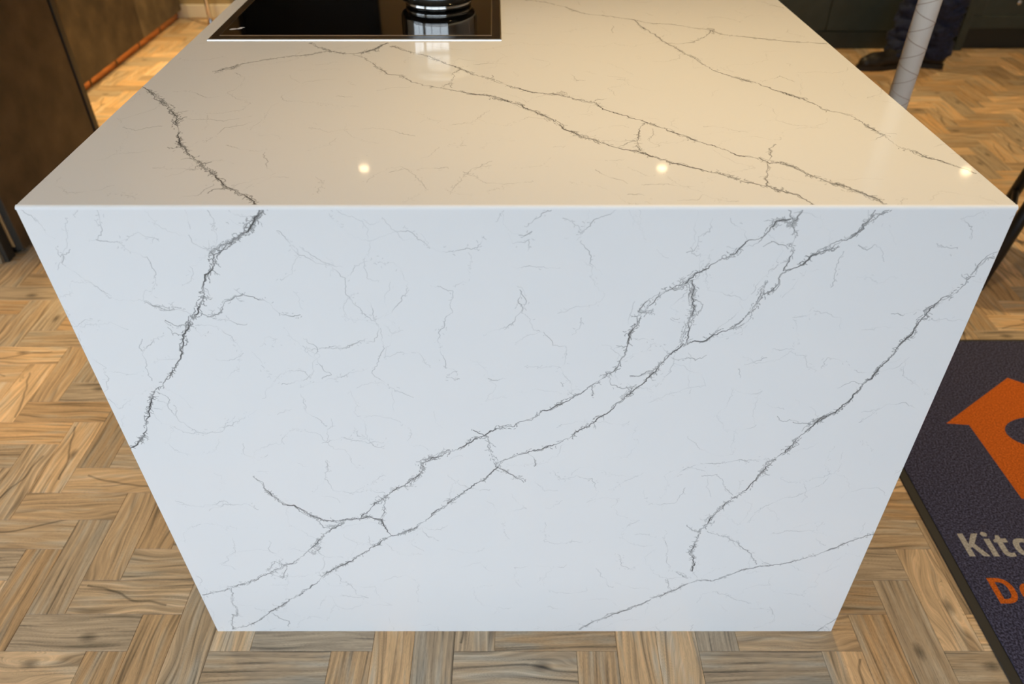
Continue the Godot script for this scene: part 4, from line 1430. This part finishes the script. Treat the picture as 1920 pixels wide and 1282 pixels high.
	arr[Mesh.ARRAY_INDEX] = idx
	var out := ArrayMesh.new()
	out.add_surface_from_arrays(Mesh.PRIMITIVE_TRIANGLES, arr)
	return out

func person() -> void:
	# stands facing -x; local axes: x forward is -x of the world
	var o := Vector3(2.22, 0, -3.385)
	var t := thing("person", "person in dark blue jeans and dark brown shoes standing by the green cabinets", "person", o)
	var skin := mat(Color(0.80, 0.62, 0.52), 0.55)
	var denim := mat(Color(0.17, 0.205, 0.33), 0.9)
	tri_tex(denim, speckle(51, 0.05, 0.55, 1.0, 4, 256), 3.0)
	var leather := mat(Color(0.115, 0.095, 0.075), 0.5)
	var sole_m := mat(Color(0.16, 0.14, 0.11), 0.6)
	var knit := mat(Color(0.16, 0.17, 0.20), 0.9)
	var hairm := mat(Color(0.12, 0.085, 0.06), 0.7)
	var V := func(x: float, y: float, z: float) -> Vector3: return Vector3(x, y, z)
	# joints (world minus o). First leg: further left; second leg: nearer the camera
	var a1 := Vector3(-0.115, 0.09, -0.005)
	var k1 := Vector3(-0.055, 0.49, -0.075)
	var h1 := Vector3(0.0, 0.90, -0.085)
	var a2 := Vector3(0.082, 0.09, 0.02)
	var k2 := Vector3(0.045, 0.49, 0.075)
	var h2 := Vector3(0.0, 0.90, 0.085)
	var pel := Vector3(0.0, 0.97, 0.0)
	var chest := Vector3(-0.01, 1.30, 0.0)
	var neck := Vector3(-0.015, 1.46, 0.0)
	var head := Vector3(-0.035, 1.63, 0.0)
	var bones := [
		[a1, k1, 0.040, 0.056], [k1, h1, 0.060, 0.082], [a2, k2, 0.040, 0.056], [k2, h2, 0.060, 0.082],
		[h1, h2, 0.095, 0.095], [pel, V.call(0, 1.1, 0), 0.12, 0.115], [V.call(0, 1.1, -0.03), V.call(0, 1.1, 0.03), 0.11, 0.11],
		[V.call(0, 1.1, 0), chest, 0.115, 0.125], [V.call(-0.01, 1.32, -0.07), V.call(-0.01, 1.32, 0.07), 0.11, 0.11],
		[V.call(0, 1.41, -0.16), V.call(0, 1.41, 0.16), 0.06, 0.06], [chest, neck, 0.08, 0.055], [neck, head, 0.055, 0.055]]
	var hands := []
	var arms := []
	for s in [-1.0, 1.0]:
		var sh := Vector3(0.0, 1.40, s * 0.185)
		var el := Vector3(0.03, 1.11, s * 0.225)
		var wr := Vector3(-0.07, 0.88, s * 0.215)
		arms += [[sh, el, 0.052, 0.042], [el, wr, 0.041, 0.028]]
		bones += [[sh, el, 0.048, 0.038], [el, wr, 0.038, 0.026]]
		# hand: palm and five fingers, hanging slightly curled
		var dn := (wr - el).normalized()
		var fw := Vector3(-1, 0, 0)
		var pk := wr + dn * 0.085
		hands.append([wr, pk + fw * 0.02, 0.024, 0.014])
		hands.append([wr, pk - fw * 0.02, 0.024, 0.014])
		hands.append([pk + fw * 0.03, pk - fw * 0.03, 0.013, 0.012])
		for f in 4:
			var r0: Vector3 = pk + fw * (0.030 - 0.02 * f)
			var L: float = [0.072, 0.08, 0.075, 0.058][f]
			var inn := Vector3(0, 0, -s)
			var p1: Vector3 = r0 + dn * L * 0.45 + inn * 0.004
			var p2: Vector3 = p1 + (dn + inn * 0.45).normalized() * L * 0.32
			var p3: Vector3 = p2 + (dn + inn * 0.9).normalized() * L * 0.25
			hands += [[r0, p1, 0.0092, 0.0085], [p1, p2, 0.0085, 0.008], [p2, p3, 0.008, 0.007]]
		var th0 := wr + dn * 0.03 + fw * 0.022
		var th1 := th0 + (dn + fw * 0.9).normalized() * 0.04
		var th2 := th1 + (dn + fw * 0.2).normalized() * 0.03
		hands += [[th0, th1, 0.012, 0.010], [th1, th2, 0.010, 0.008]]
		obj("hand", nets(hands, 0.006, 0.0045), skin, t)
		hands = []
	obj("body", nets(bones, 0.03, 0.015), skin, t)
	# head with face
	var hb := [[head + Vector3(0.02, 0.03, 0), head + Vector3(-0.01, 0.035, 0), 0.088, 0.085], [head + Vector3(-0.02, -0.03, 0), head + Vector3(-0.04, -0.075, 0), 0.066, 0.042],
		[head + Vector3(-0.088, 0.015, 0), head + Vector3(-0.112, -0.018, 0), 0.009, 0.014], [head + Vector3(-0.085, -0.048, -0.018), head + Vector3(-0.085, -0.048, 0.018), 0.009, 0.009],
		[head + Vector3(0.01, 0.02, 0.085), head + Vector3(0.012, -0.02, 0.082), 0.016, 0.010], [head + Vector3(0.01, 0.02, -0.085), head + Vector3(0.012, -0.02, -0.082), 0.016, 0.010],
		[head + Vector3(-0.078, 0.035, -0.045), head + Vector3(-0.078, 0.035, 0.045), 0.014, 0.014], [neck, head, 0.052, 0.054]]
	var hd := obj("head", nets(hb, 0.012, 0.006), skin, t)
	for s in [-1.0, 1.0]:
		obj("eye", lathe([Vector2(0, -0.006), Vector2(0.005, -0.0035), Vector2(0.006, 0), Vector2(0.005, 0.0035), Vector2(0, 0.006)], 16), mat(Color(0.12, 0.1, 0.09), 0.2), hd, head + Vector3(-0.0865, 0.012, s * 0.032))
	obj("hair", nets([[head + Vector3(0.03, 0.055, 0), head + Vector3(-0.02, 0.065, 0), 0.092, 0.082], [head + Vector3(0.05, 0.0, 0), head + Vector3(0.055, -0.05, 0), 0.07, 0.05]], 0.02, 0.008), hairm, t)
	# clothes
	obj("jeans", nets([[a1 + Vector3(0, -0.03, 0), k1, 0.066, 0.075], [k1, h1, 0.078, 0.098], [a2 + Vector3(0, -0.03, 0), k2, 0.066, 0.075], [k2, h2, 0.078, 0.098], [h1, h2, 0.108, 0.108], [pel, V.call(0, 1.03, 0), 0.13, 0.125]], 0.02, 0.0115, 0.045, 1.02, 0.015), denim, t)
	obj("jumper", nets([[V.call(0, 0.98, -0.04), V.call(0, 0.98, 0.04), 0.125, 0.125], [V.call(0, 1.1, -0.04), V.call(0, 1.1, 0.04), 0.122, 0.122], [V.call(0, 1.1, 0), chest, 0.125, 0.135], [V.call(-0.01, 1.32, -0.08), V.call(-0.01, 1.32, 0.08), 0.12, 0.12], [V.call(0, 1.41, -0.165), V.call(0, 1.41, 0.165), 0.066, 0.066], [chest, V.call(0, 1.45, 0), 0.09, 0.07]] + arms, 0.03, 0.014, 0.92, 1.47), knit, t)
	# shoes: heel at the origin, toe along -x, then turned
	for q in [[a1, Vector3(0.055, 0, 0.005), -0.22], [a2, Vector3(0.045, 0, 0.02), 0.55]]:
		var heel: Vector3 = q[0] + q[1]
		heel.y = 0.0
		var s := Node3D.new()
		s.name = "shoe"
		s.position = heel
		s.rotation.y = -q[2]
		t.add_child(s, true)
		var sb := [[V.call(-0.03, 0.055, 0), V.call(-0.10, 0.052, 0), 0.040, 0.042], [V.call(-0.10, 0.05, 0), V.call(-0.20, 0.040, 0.005), 0.043, 0.043], [V.call(-0.20, 0.040, 0.005), V.call(-0.25, 0.036, 0.006), 0.043, 0.036], [V.call(-0.05, 0.06, 0), V.call(-0.055, 0.105, 0), 0.042, 0.042]]
		obj("upper", nets(sb, 0.02, 0.008, 0.02, 0.12), leather, s)
		var poly := PackedVector2Array()
		for i in 36:
			var a := TAU * i / 36.0
			var cx := -0.142 + cos(a) * 0.152
			var w := 0.044 + 0.006 * clampf((-0.1 - cx) / 0.15, -1.0, 1.0)
			poly.append(Vector2(cx, signf(sin(a)) * pow(absf(sin(a)), 0.7) * w + 0.003))
		var st := begin()
		add_prism(st, poly, 0.0, 0.024)
		obj("sole", done(st), sole_m, s)
